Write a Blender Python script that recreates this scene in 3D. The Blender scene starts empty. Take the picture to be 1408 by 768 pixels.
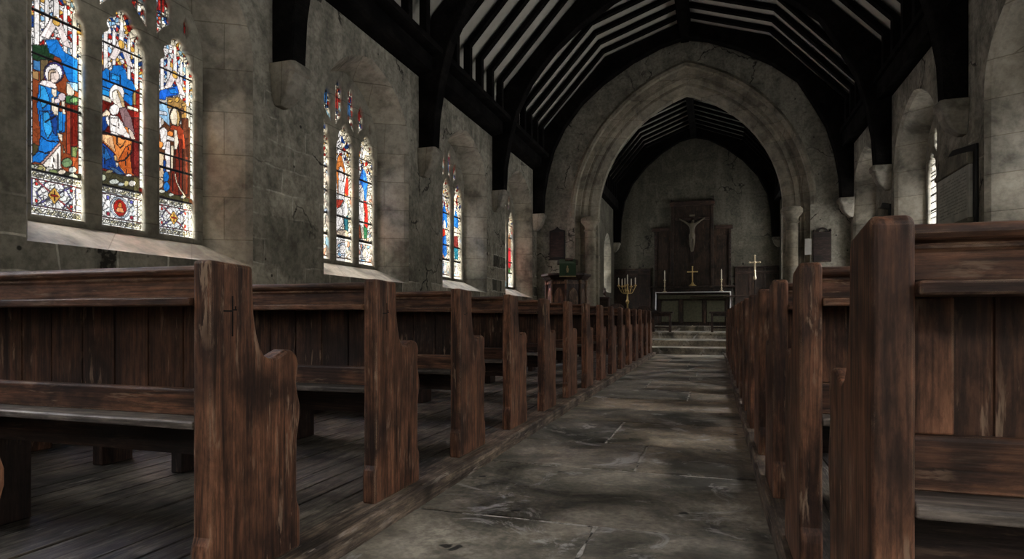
import bpy, bmesh, math, random
import numpy as np
from mathutils import Vector, Matrix, geometry

R = random.Random(7)
SC = bpy.context.scene
COL = SC.collection
E = 1.015            # eye height above the nave paving
PI = math.pi

# ------------------------------------------------------------------ helpers
class MB:
    """Collects shapes, then links them as ONE mesh object."""
    def __init__(self):
        self.v = []; self.f = []; self.m = []
    def add(self, vs, fs, mi=0):
        o = len(self.v)
        self.v += [tuple(p) for p in vs]
        self.f += [tuple(i + o for i in f) for f in fs]
        self.m += [mi] * len(fs)
    def box(self, x0, x1, y0, y1, z0, z1, mi=0):
        self.add([(x0,y0,z0),(x1,y0,z0),(x1,y1,z0),(x0,y1,z0),(x0,y0,z1),(x1,y0,z1),(x1,y1,z1),(x0,y1,z1)],
                 [(0,3,2,1),(4,5,6,7),(0,1,5,4),(1,2,6,5),(2,3,7,6),(3,0,4,7)], mi)
        return self
    def prism(self, pts, a0, a1, axis, mi=0):
        """closed 2-D outline extruded along axis: 'x' pts=(y,z), 'y' pts=(x,z), 'z' pts=(x,y)"""
        n = len(pts)
        def P(p, a):
            return (a,p[0],p[1]) if axis == 'x' else (p[0],a,p[1]) if axis == 'y' else (p[0],p[1],a)
        vs = [P(p,a0) for p in pts] + [P(p,a1) for p in pts]
        fs = [(i,(i+1)%n,n+(i+1)%n,n+i) for i in range(n)]
        tri = geometry.tessellate_polygon([[Vector((p[0],p[1],0)) for p in pts]])
        fs += [tuple(t) for t in tri] + [tuple(n+i for i in reversed(t)) for t in tri]
        self.add(vs, fs, mi)
        return self
    def ngon_prism(self, pts, a0, a1, axis, mi=0):
        """same, with n-gon caps (bevels cleanly)"""
        n = len(pts)
        def P(p, a):
            return (a,p[0],p[1]) if axis == 'x' else (p[0],a,p[1]) if axis == 'y' else (p[0],p[1],a)
        vs = [P(p,a0) for p in pts] + [P(p,a1) for p in pts]
        fs = [(i,(i+1)%n,n+(i+1)%n,n+i) for i in range(n)] + [tuple(range(n)), tuple(range(2*n-1,n-1,-1))]
        self.add(vs, fs, mi)
        return self
    def lathe(self, prof, c=(0,0,0), n=16, mi=0, ang0=0.0):
        vs = []; fs = []
        for r, z in prof:
            for k in range(n):
                a = ang0 + 2*PI*k/n
                vs.append((c[0]+r*math.cos(a), c[1]+r*math.sin(a), c[2]+z))
        for i in range(len(prof)-1):
            for k in range(n):
                fs.append((i*n+k, i*n+(k+1)%n, (i+1)*n+(k+1)%n, (i+1)*n+k))
        fs.append(tuple(range(n-1,-1,-1))); fs.append(tuple((len(prof)-1)*n+k for k in range(n)))
        self.add(vs, fs, mi)
        return self
    def tube(self, path, rad, n=8, mi=0):
        vs = []; fs = []
        P = [Vector(p) for p in path]
        for i, p in enumerate(P):
            t = (P[min(i+1,len(P)-1)] - P[max(i-1,0)]).normalized()
            u = t.cross(Vector((0,0,1)))
            if u.length < 1e-3: u = t.cross(Vector((0,1,0)))
            u.normalize(); w = t.cross(u)
            r = rad[i] if isinstance(rad,(list,tuple)) else rad
            for k in range(n):
                a = 2*PI*k/n
                vs.append(p + u*(r*math.cos(a)) + w*(r*math.sin(a)))
        for i in range(len(P)-1):
            for k in range(n):
                fs.append((i*n+k, i*n+(k+1)%n, (i+1)*n+(k+1)%n, (i+1)*n+k))
        fs.append(tuple(range(n-1,-1,-1))); fs.append(tuple((len(P)-1)*n+k for k in range(n)))
        self.add(vs, fs, mi)
        return self
    def loft(self, rings, closed=True, mi=0):
        n = len(rings[0]); vs = []; fs = []
        for r in rings: vs += r
        for i in range(len(rings)-1):
            for k in range(n if closed else n-1):
                fs.append((i*n+k, i*n+(k+1)%n, (i+1)*n+(k+1)%n, (i+1)*n+k))
        self.add(vs, fs, mi)
        return self
    def build(self, name, mats, parent=None, bevel=0.0, seg=2, smooth=False, ang=35, weld=True):
        me = bpy.data.meshes.new(name)
        me.from_pydata(self.v, [], self.f)
        if not isinstance(mats, (list,tuple)): mats = [mats]
        for m in mats: me.materials.append(m)
        if len(mats) > 1: me.polygons.foreach_set('material_index', self.m)
        bm = bmesh.new(); bm.from_mesh(me)
        if weld: bmesh.ops.remove_doubles(bm, verts=bm.verts, dist=1e-5)
        bmesh.ops.recalc_face_normals(bm, faces=bm.faces)
        bm.to_mesh(me); bm.free()
        if smooth:
            for p in me.polygons: p.use_smooth = True
            me.set_sharp_from_angle(angle=math.radians(ang))
        o = bpy.data.objects.new(name, me); COL.objects.link(o)
        if parent is not None: o.parent = parent
        if bevel:
            b = o.modifiers.new('Bevel','BEVEL'); b.width = bevel; b.segments = seg
            b.limit_method = 'ANGLE'; b.angle_limit = math.radians(32)
        return o

def tag(o, label, cat, group=None):
    o['label'] = label; o['category'] = cat
    if group: o['group'] = group
    return o
def thing(name, label, cat, loc=(0,0,0), rz=0.0, group=None):
    o = bpy.data.objects.new(name, None); COL.objects.link(o)
    o.location = loc; o.rotation_euler = (0,0,rz); o.empty_display_size = .1
    return tag(o, label, cat, group)
def struct(o):
    o['kind'] = 'structure'; return o
def copy_tree(o, parent=None):
    c = o.copy(); COL.objects.link(c)
    if parent is not None: c.parent = parent
    for ch in list(o.children): copy_tree(ch, c)
    return c

# ------------------------------------------------------------------ materials
class NT:
    def __init__(self, name):
        self.mat = bpy.data.materials.new(name); self.mat.use_nodes = True
        self.t = self.mat.node_tree; self.t.nodes.clear()
        self.out = self.t.nodes.new('ShaderNodeOutputMaterial')
    def n(self, typ, props=None, **ins):
        nd = self.t.nodes.new('ShaderNode'+typ)
        for k, v in (props or {}).items(): setattr(nd, k, v)
        for k, v in ins.items():
            key = int(k[1:]) if k[0] == '_' and k[1:].isdigit() else k.replace('_',' ')
            self.set(nd.inputs[key], v)
        return nd
    def set(self, sock, v):
        if isinstance(v, bpy.types.NodeSocket): self.t.links.new(v, sock)
        else: sock.default_value = v
    def noise(self, vec, scale, detail=4, rough=.55, dist=0.0):
        return self.n('TexNoise', Vector=vec, Scale=scale, Detail=detail, Roughness=rough, Distortion=dist).outputs['Fac']
    def ramp(self, fac, stops, interp='LINEAR'):
        nd = self.n('ValToRGB', Fac=fac); cr = nd.color_ramp; cr.interpolation = interp
        while len(cr.elements) < len(stops): cr.elements.new(.5)
        for e, (p, c) in zip(cr.elements, stops):
            e.position = p; e.color = (c[0],c[1],c[2],1) if isinstance(c,(tuple,list)) else (c,c,c,1)
        return nd.outputs['Color']
    def mix(self, fac, a, b, mode='MIX'):
        nd = self.n('MixRGB', {'blend_type':mode}, Fac=fac)
        for s, v in ((1,a),(2,b)):
            if isinstance(v,(tuple,list)): v = (*v[:3],1)
            self.set(nd.inputs[s], v)
        return nd.outputs[0]
    def math(self, op, a, b=0.0, clamp=False):
        return self.n('Math', {'operation':op,'use_clamp':clamp}, _0=a, _1=b).outputs[0]
    def finish(self, color, rough=.7, bump=None, bstr=.2, bdist=.01, spec=.3, metal=0.0):
        b = self.n('BsdfPrincipled')
        if isinstance(color,(tuple,list)): color = (*color[:3],1)
        self.set(b.inputs['Base Color'], color); self.set(b.inputs['Roughness'], rough)
        b.inputs['Specular IOR Level'].default_value = spec; b.inputs['Metallic'].default_value = metal
        if bump is not None:
            bn = self.n('Bump', Strength=bstr, Distance=bdist, Height=bump)
            self.t.links.new(bn.outputs[0], b.inputs['Normal'])
        self.t.links.new(b.outputs[0], self.out.inputs['Surface'])
        return self.mat

def wood(name, axis, dark, light, wear=(.36,.24,.15), wear_amt=.5, rough=(.42,.7), grain=1.0, spec=.35, edge=0.0):
    m = NT(name)
    tc = m.n('TexCoord').outputs['Object']
    rnd = m.n('ObjectInfo').outputs['Random']
    off = m.n('CombineXYZ', X=m.math('MULTIPLY',rnd,31.0), Y=m.math('MULTIPLY',rnd,17.0), Z=m.math('MULTIPLY',rnd,23.0)).outputs[0]
    v = m.n('VectorMath', {'operation':'ADD'}, _0=tc, _1=off).outputs[0]
    def st(a, b):
        s = [b,b,b]; s['xyz'.index(axis)] = a
        return m.n('VectorMath', {'operation':'MULTIPLY'}, _0=v, _1=tuple(s)).outputs[0]
    g = m.noise(st(1.3,20.0), 1.0*grain, 7, .62, .9)
    fine = m.noise(st(4.0,110.0), 1.0, 3, .5, .2)
    col = m.ramp(g, [(.36,dark),(.5,tuple(.5*(a+b) for a,b in zip(dark,light))),(.64,light)])
    patch = m.noise(v, 2.6, 3, .6)
    col = m.mix(m.ramp(patch,[(.44,.0),(.62,.8)]), col, tuple(.5*c for c in dark))
    mott = m.noise(st(2.2,5.0), 2.2, 6, .7, .8)
    col = m.mix(.85, col, m.ramp(mott,[(.36,.58),(.5,.9),(.64,1.22)]), 'MULTIPLY')
    col = m.mix(.6, col, m.ramp(fine,[(.38,.25),(.56,1.05)]), 'MULTIPLY')
    fl = m.noise(st(14.0,60.0), 1.0, 6, .75, .2)
    col = m.mix(.6, col, m.ramp(fl,[(.40,.45),(.5,1.0),(.62,1.35)]), 'MULTIPLY')
    w = m.noise(st(5.0,36.0), 1.0, 5, .65, .4)
    wm = m.math('MULTIPLY', m.ramp(w,[(.56,.0),(.63,1.0)]), m.ramp(m.noise(v,4.3,2),[(.46,.0),(.60,1.0)]))
    col = m.mix(m.math('MULTIPLY',wm,wear_amt), col, wear)
    var = m.math('MULTIPLY_ADD', rnd, .35)
    var.node.inputs[2].default_value = .82
    hs = m.n('HueSaturation', Color=col); m.set(hs.inputs['Value'], var)
    hs.inputs['Saturation'].default_value = .95
    r = m.ramp(patch,[(.3,rough[0]),(.75,rough[1])])
    h = m.math('ADD', g, m.math('MULTIPLY', fine, .5))
    c = hs.outputs[0]
    if edge:
        bv = m.n('Bevel', {'samples':4}, Radius=edge).outputs[0]
        dt = m.n('VectorMath', {'operation':'DOT_PRODUCT'}, _0=bv, _1=m.n('NewGeometry').outputs['Normal']).outputs['Value']
        em = m.math('MULTIPLY', m.ramp(dt,[(.90,1.0),(.985,.0)]), m.ramp(m.noise(st(6.0,14.0),1.0,5,.7),[(.47,.0),(.58,.8)]))
        c = m.mix(em, c, wear)
    return m.finish(c, r, h, .35, .006, spec)

WD, WL = (.048,.020,.010), (.26,.112,.053)
W_X = wood('oak_along', 'x', WD, WL, edge=.008)
W_Z = wood('oak_upright', 'z', WD, (.33,.140,.066), wear_amt=.8, edge=.012)
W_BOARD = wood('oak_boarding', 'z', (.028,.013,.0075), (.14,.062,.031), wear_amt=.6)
W_SEAT = wood('worn_oak_seat', 'x', (.07,.055,.042), (.26,.215,.17), (.36,.31,.26), .5, (.45,.7))
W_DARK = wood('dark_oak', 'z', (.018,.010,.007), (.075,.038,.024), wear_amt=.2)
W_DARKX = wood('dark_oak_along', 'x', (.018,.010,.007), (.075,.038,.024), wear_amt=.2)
W_PLANK = wood('floor_boards', 'y', (.045,.038,.028), (.22,.185,.135), (.30,.27,.22), .6, (.5,.8), .8)
W_CURB = wood('sill_timber', 'y', (.05,.036,.025), (.27,.20,.135), (.33,.28,.22), .6, (.45,.75))
W_ROOF = wood('roof_timber', 'y', (.003,.0028,.0025), (.012,.0105,.009), (.02,.017,.014), .2, (.8,.98), 1.0, .08)
W_PULPIT = wood('pulpit_oak', 'z', (.07,.042,.024), (.30,.175,.095), wear_amt=.3)
W_REREDOS = wood('reredos_oak', 'z', (.014,.008,.005), (.065,.033,.016), wear_amt=.15)

def plaster(name, axes, stone_top=3.3, base=(.345,.325,.255), dirty=(.14,.134,.104)):
    """limewashed rubble wall: blotchy render over coursed stones"""
    m = NT(name)
    tc = m.n('TexCoord').outputs['Object']
    s = m.n('SeparateXYZ', Vector=tc)
    a = s.outputs['XYZ'.index(axes[0].upper())]
    uv = m.n('CombineXYZ', X=a, Y=s.outputs['Z'], Z=0.0).outputs[0]
    wob = m.n('TexNoise', Vector=tc, Scale=1.6, Detail=3).outputs['Color']
    uvw = m.n('VectorMath', {'operation':'ADD'}, _0=uv, _1=m.n('VectorMath',{'operation':'SCALE'}, _0=wob, Scale=.13).outputs[0]).outputs[0]
    br = m.n('TexBrick', {'offset':.43,'squash':1.35,'squash_frequency':3}, Vector=uvw, Color1=(.075,.073,.058,1), Color2=(.46,.43,.335,1), Mortar=(.58,.55,.45,1), Scale=1.0)
    br.inputs['Mortar Size'].default_value = .013; br.inputs['Brick Width'].default_value = .52
    br.inputs['Row Height'].default_value = .285; br.inputs['Bias'].default_value = -.05
    br.inputs['Mortar Smooth'].default_value = .5
    n1 = m.noise(tc, .55, 6, .62, .3); n2 = m.noise(tc, 2.3, 7, .68, .5); n3 = m.noise(tc, 14, 5, .65)
    pl = m.ramp(n2, [(.36,dirty),(.5,tuple(.7*c for c in base)),(.64,base)])
    pl = m.mix(m.ramp(n1,[(.40,.5),(.56,.0)]), pl, tuple(1.1*c for c in dirty))
    stone = m.mix(.75, br.outputs['Color'], m.ramp(n2,[(.38,.55),(.62,1.2)]), 'MULTIPLY')
    hgt = m.math('MULTIPLY_ADD', s.outputs['Z'], -1.0/1.4); hgt.node.inputs[2].default_value = stone_top/1.4
    msk = m.math('ADD', m.math('MULTIPLY', hgt, .5), m.math('MULTIPLY', m.math('SUBTRACT', n1, .5), 3.0))
    msk = m.ramp(msk, [(.28,.0),(.5,1.0)])
    col = m.mix(msk, pl, stone)
    # pale lime runs and small dark pits
    runs = m.noise(m.n('VectorMath',{'operation':'MULTIPLY'}, _0=tc, _1=(2.4,2.4,.35)).outputs[0], 1.0, 4, .55, .4)
    col = m.mix(m.ramp(runs,[(.54,.0),(.62,.55)]), col, tuple(1.02*c for c in base))
    col = m.mix(.6, col, m.ramp(n3,[(.38,.45),(.58,1.05)]), 'MULTIPLY')
    pit = m.n('TexVoronoi', Vector=tc, Scale=3.1).outputs['Distance']
    col = m.mix(m.ramp(pit,[(.05,.9),(.075,.0)]), col, (.02,.02,.017))
    cv = m.n('VectorMath',{'operation':'ADD'}, _0=tc, _1=m.n('VectorMath',{'operation':'SCALE'}, _0=m.n('TexNoise',Vector=tc,Scale=3.0,Detail=6).outputs['Color'], Scale=.55).outputs[0]).outputs[0]
    ck = m.n('TexVoronoi', {'feature':'DISTANCE_TO_EDGE'}, Vector=cv, Scale=.62).outputs['Distance']
    col = m.mix(m.math('MULTIPLY', m.ramp(ck,[(.004,.9),(.012,.0)]), m.ramp(m.noise(tc,.8,2),[(.5,.0),(.56,1.0)])), col, (.015,.014,.011))
    h = m.math('ADD', m.math('MULTIPLY', n2, .7), m.math('ADD', m.math('MULTIPLY', n3, .3),
        m.math('MULTIPLY', m.math('MULTIPLY', m.math('SUBTRACT',1.0,br.outputs['Fac']), msk), .5)))
    return m.finish(col, .9, h, .55, .03, .15)
P_SIDE = plaster('rubble_wall_side', 'yz')
P_EAST = plaster('rubble_wall_east', 'xz', 2.2)
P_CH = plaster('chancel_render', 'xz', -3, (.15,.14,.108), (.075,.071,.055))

def dressed(name, base=(.37,.345,.275), dark=(.125,.119,.094)):
    m = NT(name)
    tc = m.n('TexCoord').outputs['Object']; s = m.n('SeparateXYZ', Vector=tc)
    hz = m.n('CombineXYZ', X=m.math('ADD', m.math('MULTIPLY',s.outputs['X'],1.0), m.math('MULTIPLY',s.outputs['Y'],1.0)), Y=s.outputs['Z'], Z=0.0).outputs[0]
    br = m.n('TexBrick', Vector=hz, Color1=(.8,.8,.8,1), Color2=(1.1,1.06,1.0,1), Mortar=(.5,.47,.42,1), Scale=1.0)
    br.inputs['Mortar Size'].default_value = .006; br.inputs['Brick Width'].default_value = .9; br.inputs['Row Height'].default_value = .47
    n1 = m.noise(tc, 1.7, 6, .6, .4); n2 = m.noise(tc, 11, 6, .7)
    col = m.ramp(n1, [(.36,dark),(.5,tuple(.75*c for c in base)),(.64,base)])
    col = m.mix(.8, col, br.outputs['Color'], 'MULTIPLY')
    col = m.mix(.5, col, m.ramp(n2,[(.38,.5),(.58,1.05)]), 'MULTIPLY')
    return m.finish(col, .85, m.math('ADD', n1, m.math('MULTIPLY',n2,.4)), .3, .015, .2)
STONE = dressed('dressed_stone')
STONE_T = dressed('tracery_stone', (.29,.275,.215), (.12,.115,.09))
STONE_A = dressed('arch_stone', (.30,.275,.21), (.12,.112,.086))

def flags(name):
    m = NT(name)
    tc = m.n('TexCoord').outputs['Object']
    isl = m.n('NewGeometry').outputs['Random Per Island']
    n1 = m.noise(tc, 1.3, 6, .62, .6); n2 = m.noise(tc, 7, 7, .7, .3); n3 = m.noise(tc, 30, 4, .6)
    col = m.ramp(n1, [(.38,(.075,.070,.055)),(.5,(.23,.205,.16)),(.62,(.42,.37,.29))])
    col = m.mix(.6, col, m.ramp(isl,[(0,(.60,.64,.66)),(.5,(.95,.93,.88)),(1,(1.35,1.2,1.0))]), 'MULTIPLY')
    col = m.mix(.7, col, m.ramp(n2,[(.38,.4),(.60,1.1)]), 'MULTIPLY')
    col = m.mix(.5, col, m.ramp(n3,[(.40,.5),(.58,1.0)]), 'MULTIPLY')
    lime = m.noise(tc, 2.1, 8, .72, 1.4)
    col = m.mix(m.ramp(lime,[(.555,.0),(.64,.7)]), col, (.46,.44,.40))
    sp = m.n('TexVoronoi', Vector=m.n('VectorMath',{'operation':'ADD'}, _0=tc, _1=m.n('VectorMath',{'operation':'SCALE'}, _0=m.n('TexNoise',Vector=tc,Scale=9.0).outputs['Color'], Scale=.12).outputs[0]).outputs[0], Scale=4.2).outputs['Distance']
    col = m.mix(m.ramp(sp,[(.085,.9),(.12,.0)]), col, (.02,.019,.017))
    r = m.ramp(n2,[(.3,.42),(.7,.75)])
    return m.finish(col, r, m.math('ADD', n1, m.math('MULTIPLY', n2, .5)), .35, .02, .35)
FLAG = flags('flagstones')
m = NT('joint_lime'); tcj = m.n('TexCoord').outputs['Object']
MORTAR = m.finish(m.ramp(m.noise(tcj,5,6,.7),[(.42,(.06,.056,.046)),(.53,(.46,.43,.37))]), .95)
m = NT('lime_ceiling'); tcj = m.n('TexCoord').outputs['Object']
CEIL = m.finish(m.ramp(m.noise(tcj,2.5,6,.65),[(.3,(.38,.37,.305)),(.7,(.50,.485,.405))]), .95)

def plain(name, col, rough=.6, metal=0.0, spec=.3, var=.35, scale=9.0):
    m = NT(name); tc = m.n('TexCoord').outputs['Object']
    n = m.noise(tc, scale, 5, .6)
    c = m.ramp(n, [(.3,tuple(c*(1-var) for c in col)),(.7,col)])
    return m.finish(c, rough, n, .15, .005, spec, metal)
BRASS = plain('old_brass', (.85,.63,.28), .42, 1.0)
SILVER = plain('pale_brass', (.88,.76,.52), .42, 1.0)
WAX = plain('candle_wax', (.78,.74,.62), .5, var=.1)
LINEN = plain('white_linen', (.75,.75,.74), .8, var=.1)
FRONTAL = plain('altar_green', (.085,.082,.048), .7, var=.5, scale=14)
GREEN = plain('green_cloth', (.045,.085,.045), .85, var=.3)
GOLDTHREAD = plain('gold_thread', (.45,.36,.18), .6)
SLATE = plain('black_slate', (.012,.013,.012), .5)
PALE_STONE = plain('pale_stone', (.36,.35,.31), .9, var=.15)
IRON = plain('black_iron', (.015,.014,.013), .5, .6)
BONE = plain('carved_limewood', (.13,.112,.078), .6, var=.3)
BOARDBROWN = wood('board_brown', 'x', (.016,.009,.006), (.05,.026,.017), wear_amt=.1)

def tablet_mat():
    m = NT('engraved_marble'); tc = m.n('TexCoord').outputs['Object']; s = m.n('SeparateXYZ', Vector=tc)
    n = m.noise(tc, 5, 6, .6)
    col = m.ramp(n, [(.36,(.30,.30,.25)),(.64,(.48,.475,.40))])
    row = m.math('FRACT', m.math('MULTIPLY', s.outputs['Z'], 22.0))
    line = m.math('MULTIPLY', m.math('GREATER_THAN', row, .35), m.math('LESS_THAN', row, .75))
    let = m.n('TexNoise', Vector=m.n('VectorMath',{'operation':'MULTIPLY'}, _0=tc, _1=(1.0,70.0,22.0)).outputs[0], Scale=1.0, Detail=1.0).outputs['Fac']
    w = m.math('MULTIPLY', line, m.math('GREATER_THAN', let, .47))
    iny = m.math('LESS_THAN', m.math('ABSOLUTE', s.outputs['Y']), .52)
    inz = m.math('MULTIPLY', m.math('GREATER_THAN', s.outputs['Z'], .10), m.math('LESS_THAN', s.outputs['Z'], .62))
    w = m.math('MULTIPLY', m.math('MULTIPLY', w, iny), inz)
    col = m.mix(m.math('MULTIPLY', w, .75), col, (.09,.09,.075))
    return m.finish(col, .5, None, spec=.4)
TABLET = tablet_mat()

def glass_mat():
    m = NT('leaded_glass')
    a = m.n('Attribute', {'attribute_type':'GEOMETRY','attribute_name':'pane'}).outputs['Color']
    tr = m.n('BsdfTransparent', Color=a)
    gl = m.n('BsdfGlossy', Color=(.5,.5,.5,1), Roughness=.25)
    tl = m.n('BsdfTranslucent', Color=a)
    m2 = m.n('MixShader', Fac=.012)
    m.t.links.new(tr.outputs[0], m2.inputs[1]); m.t.links.new(tl.outputs[0], m2.inputs[2])
    mx = m.n('MixShader', Fac=.02)
    m.t.links.new(m2.outputs[0], mx.inputs[1]); m.t.links.new(gl.outputs[0], mx.inputs[2])
    m.t.links.new(mx.outputs[0], m.out.inputs['Surface'])
    return m.mat
GLASS = glass_mat()

# ------------------------------------------------------------------ plan of the church
XL, XR = -4.90, 3.25          # side walls (inner face)
XC = -.72                     # axis of arch, aisle, altar
YW, YA = -5.5, 17.5           # west wall, chancel-arch wall
CHL, CHR, YE = -3.64, 2.20, 24.0
PLAT = .09                    # timber platform under the pews
PL_X, PR_X = -1.593, .285     # aisle faces of the pew ends

def arch_pts(a, h, n=14, k=1.25):
    """right half to left half of a pointed arch, (offset, rise), from +a to -a"""
    Rr = k*a; cx = a-Rr; h0 = math.sqrt(Rr*Rr-cx*cx); a_end = math.atan2(h0,-cx)
    right = [(cx+Rr*math.cos(a_end*i/n), Rr*math.sin(a_end*i/n)*h/h0) for i in range(n+1)]
    right[-1] = (0.0, h)
    return right + [(-x,z) for x, z in reversed(right[:-1])]

def outline(a, zs, zsp, zap, n=14, k=1.25):
    """opening outline: bottom right, up, over the arch, down to bottom left"""
    return [(a,zs)] + [(x,zsp+z) for x, z in arch_pts(a, zap-zsp, n, k)] + [(-a,zs)]

def wall_strip(mb, P, s0, s1, z0, z1, holes, mi=0):
    """wall face from s0 to s1, z0 to z1, with window outlines (centre, pts); P(s,z)->xyz"""
    cur = s0
    for c, pts in sorted(holes, key=lambda h: h[0]):
        hi = [(c+p[0],p[1]) for p in pts]       # right -> left
        r, l = hi[0][0], hi[-1][0]
        zb = hi[0][1]
        mb.add([P(cur,z0),P(l,z0),P(l,z1),P(cur,z1)], [(0,1,2,3)], mi)
        mb.add([P(l,z0),P(r,z0),P(r,zb),P(l,zb)], [(0,1,2,3)], mi)
        up = [p for p in hi[1:-1]]
        for a, b in zip(up[:-1], up[1:]):
            mb.add([P(b[0],b[1]),P(a[0],a[1]),P(a[0],z1),P(b[0],z1)], [(0,1,2,3)], mi)
        cur = r
    mb.add([P(cur,z0),P(s1,z0),P(s1,z1),P(cur,z1)], [(0,1,2,3)], mi)

def window_wall(name, P, s0, s1, z0, z1, wins, mats, depth=.45, thick=.72):
    """P(s,z,d): d = depth behind the inner face. wins: dicts with c,a,zs,zsp,zap,ia,izs,izsp,izap"""
    mb = MB()
    for w in wins: w['o'] = [outline(w['a']+.05,w['zs']-.02,w['zsp'],w['zap']+.05), outline(w['a'],w['zs'],w['zsp'],w['zap']),
                             outline(w['ia'],w['izs'],w['izsp'],w['izap'])]
    wall_strip(mb, lambda s,z: P(s,z,0), s0, s1, z0, z1, [(w['c'],w['o'][0]) for w in wins])
    wall_strip(mb, lambda s,z: P(s,z,thick), s0, s1, z0, z1, [(w['c'],w['o'][2]) for w in wins])
    for w in wins:
        c = w['c']; o0,o1,o2 = w['o']
        rings = [[P(c+p[0],p[1],d) for p in o] for o, d in ((o0,0),(o1,.06),(o2,depth),(o2,thick))]
        mb.loft(rings, True, 1)
    return struct(mb.build(name, mats))

NW = dict(a=1.16, zs=E+.60, zsp=E+2.86, zap=E+3.84, ia=.95, izs=E+.80, izsp=E+2.80, izap=E+3.74)
BAYS = [-3.07, .72, 4.55, 8.30, 12.10, 15.86]
PL = lambda s,z,d=0: (XL-d, s, z)
PR = lambda s,z,d=0: (XR+d, s, z)
wl = [dict(NW, c=c) for c in BAYS]; BAYS_R = [-3.07, .72, 4.51, 8.16, 12.32, 16.02]
wr = [dict(NW, c=c) for c in BAYS_R]
window_wall('wall_left', PL, YW-.7, YA+.3, -.2, E+4.75, wl, [P_SIDE, STONE])
window_wall('wall_right', PR, YW-.7, YA+.3, -.2, E+4.75, wr, [P_SIDE, STONE])
# chancel side walls
CW = dict(a=.95, zs=E+1.30, zsp=E+3.2, zap=E+4.1, ia=.75, izs=E+1.45, izsp=E+3.1, izap=E+3.95)
LW = dict(a=.32, zs=E+.98, zsp=E+1.85, zap=E+2.15, ia=.17, izs=E+1.05, izsp=E+1.8, izap=E+2.06)
NI = dict(a=.75, zs=E+.95, zsp=E+2.3, zap=E+3.0, ia=.5, izs=E+1.1, izsp=E+2.2, izap=E+2.8)
PCL = lambda s,z,d=0: (CHL-d, s, z)
PCR = lambda s,z,d=0: (CHR+d, s, z)
C_ADDED = dict(CW, a=.6, ia=.45)  # extra side windows, out of view, added to brighten the chancel roof
wcl = [dict(C_ADDED, c=18.85), dict(LW, c=20.55), dict(NI, c=22.45)]; wcr = [dict(C_ADDED, c=19.2), dict(CW, c=22.35)]
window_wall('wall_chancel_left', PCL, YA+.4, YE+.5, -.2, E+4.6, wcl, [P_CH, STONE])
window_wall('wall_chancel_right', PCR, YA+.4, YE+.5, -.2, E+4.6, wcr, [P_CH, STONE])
# west wall, behind the viewer, with its own window
PW = lambda s,z,d=0: (s, YW-d, z)
ww = [dict(c=XC, a=2.6, zs=E+.7, zsp=E+3.7, zap=E+6.2, ia=2.4, izs=E+.85, izsp=E+3.6, izap=E+6.0)]
window_wall('wall_west', PW, XL-.8, XR+.8, -.2, 9.6, ww, [P_EAST, STONE])
# east wall of the chancel
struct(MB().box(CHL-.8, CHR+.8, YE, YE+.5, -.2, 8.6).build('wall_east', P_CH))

# chancel-arch wall with stepped orders
AH, AAP, ASP = 2.46, E+6.18, E+2.88
def arch_out(a, ap): return [(XC+p[0],p[1]) for p in outline(a, -.2, ASP, ap, 20, 1.42)]
mb = MB()
orders = [(3.05,E+6.78,0),(3.05,E+6.78,.10),(2.92,E+6.65,.14),(2.92,E+6.65,.2),(2.84,E+6.56,.2),(2.74,E+6.46,.26),(2.74,E+6.46,.3),(2.66,E+6.38,.3),(2.50,E+6.22,.40),(AH,AAP,.42),(AH,AAP,.66)]
def PA(s,z,d=0): return (s, YA+d, z)
rings = [[PA(p[0],p[1],d) for p in arch_out(a,ap)] for a, ap, d in orders]
wall_strip(mb, lambda s,z: PA(s,z,0), XL-.8, XR+.8, -.2, 9.4, [(XC, outline(3.05,-.2,ASP,E+6.78,20,1.42))])
wall_strip(mb, lambda s,z: PA(s,z,.66), XL-.8, XR+.8, -.2, 9.4, [(XC, outline(AH,-.2,ASP,AAP,20,1.42))])
mb.loft(rings, True, 1)
struct(mb.build('wall_chancel_arch', [P_EAST, STONE_A]))
# hood moulding over the arch
hood = MB()
oo = lambda a, ap: [(XC+p[0],ASP+p[1]) for p in arch_pts(a, ap-ASP, 20, 1.42)]
hood.loft([[PA(p[0],p[1],d) for p in oo(a,ap)] for a, ap, d in ((3.05,E+6.78,.005),(3.05,E+6.78,-.07),(3.12,E+6.86,-.09),(3.2,E+6.94,-.03),(3.2,E+6.94,.005))], False)
struct(hood.build('trim_arch_hood', STONE_A, smooth=True))
# half-round responds with moulded capitals
for sx in (-1, 1):
    x = XC + sx*2.63
    c = MB().lathe([(.25,0),(.25,.25),(.2,.3),(.23,.36),(.155,.42),(.15,2.55),(.19,2.58),(.16,2.63),(.17,2.7),(.25,2.8),(.27,2.83),(.27,2.9),(.22,2.96)], (x,YA+.12,E-.1), 24)
    struct(c.build('trim_respond_'+('left' if sx < 0 else 'right'), STONE_A, smooth=True, ang=40))

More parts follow.
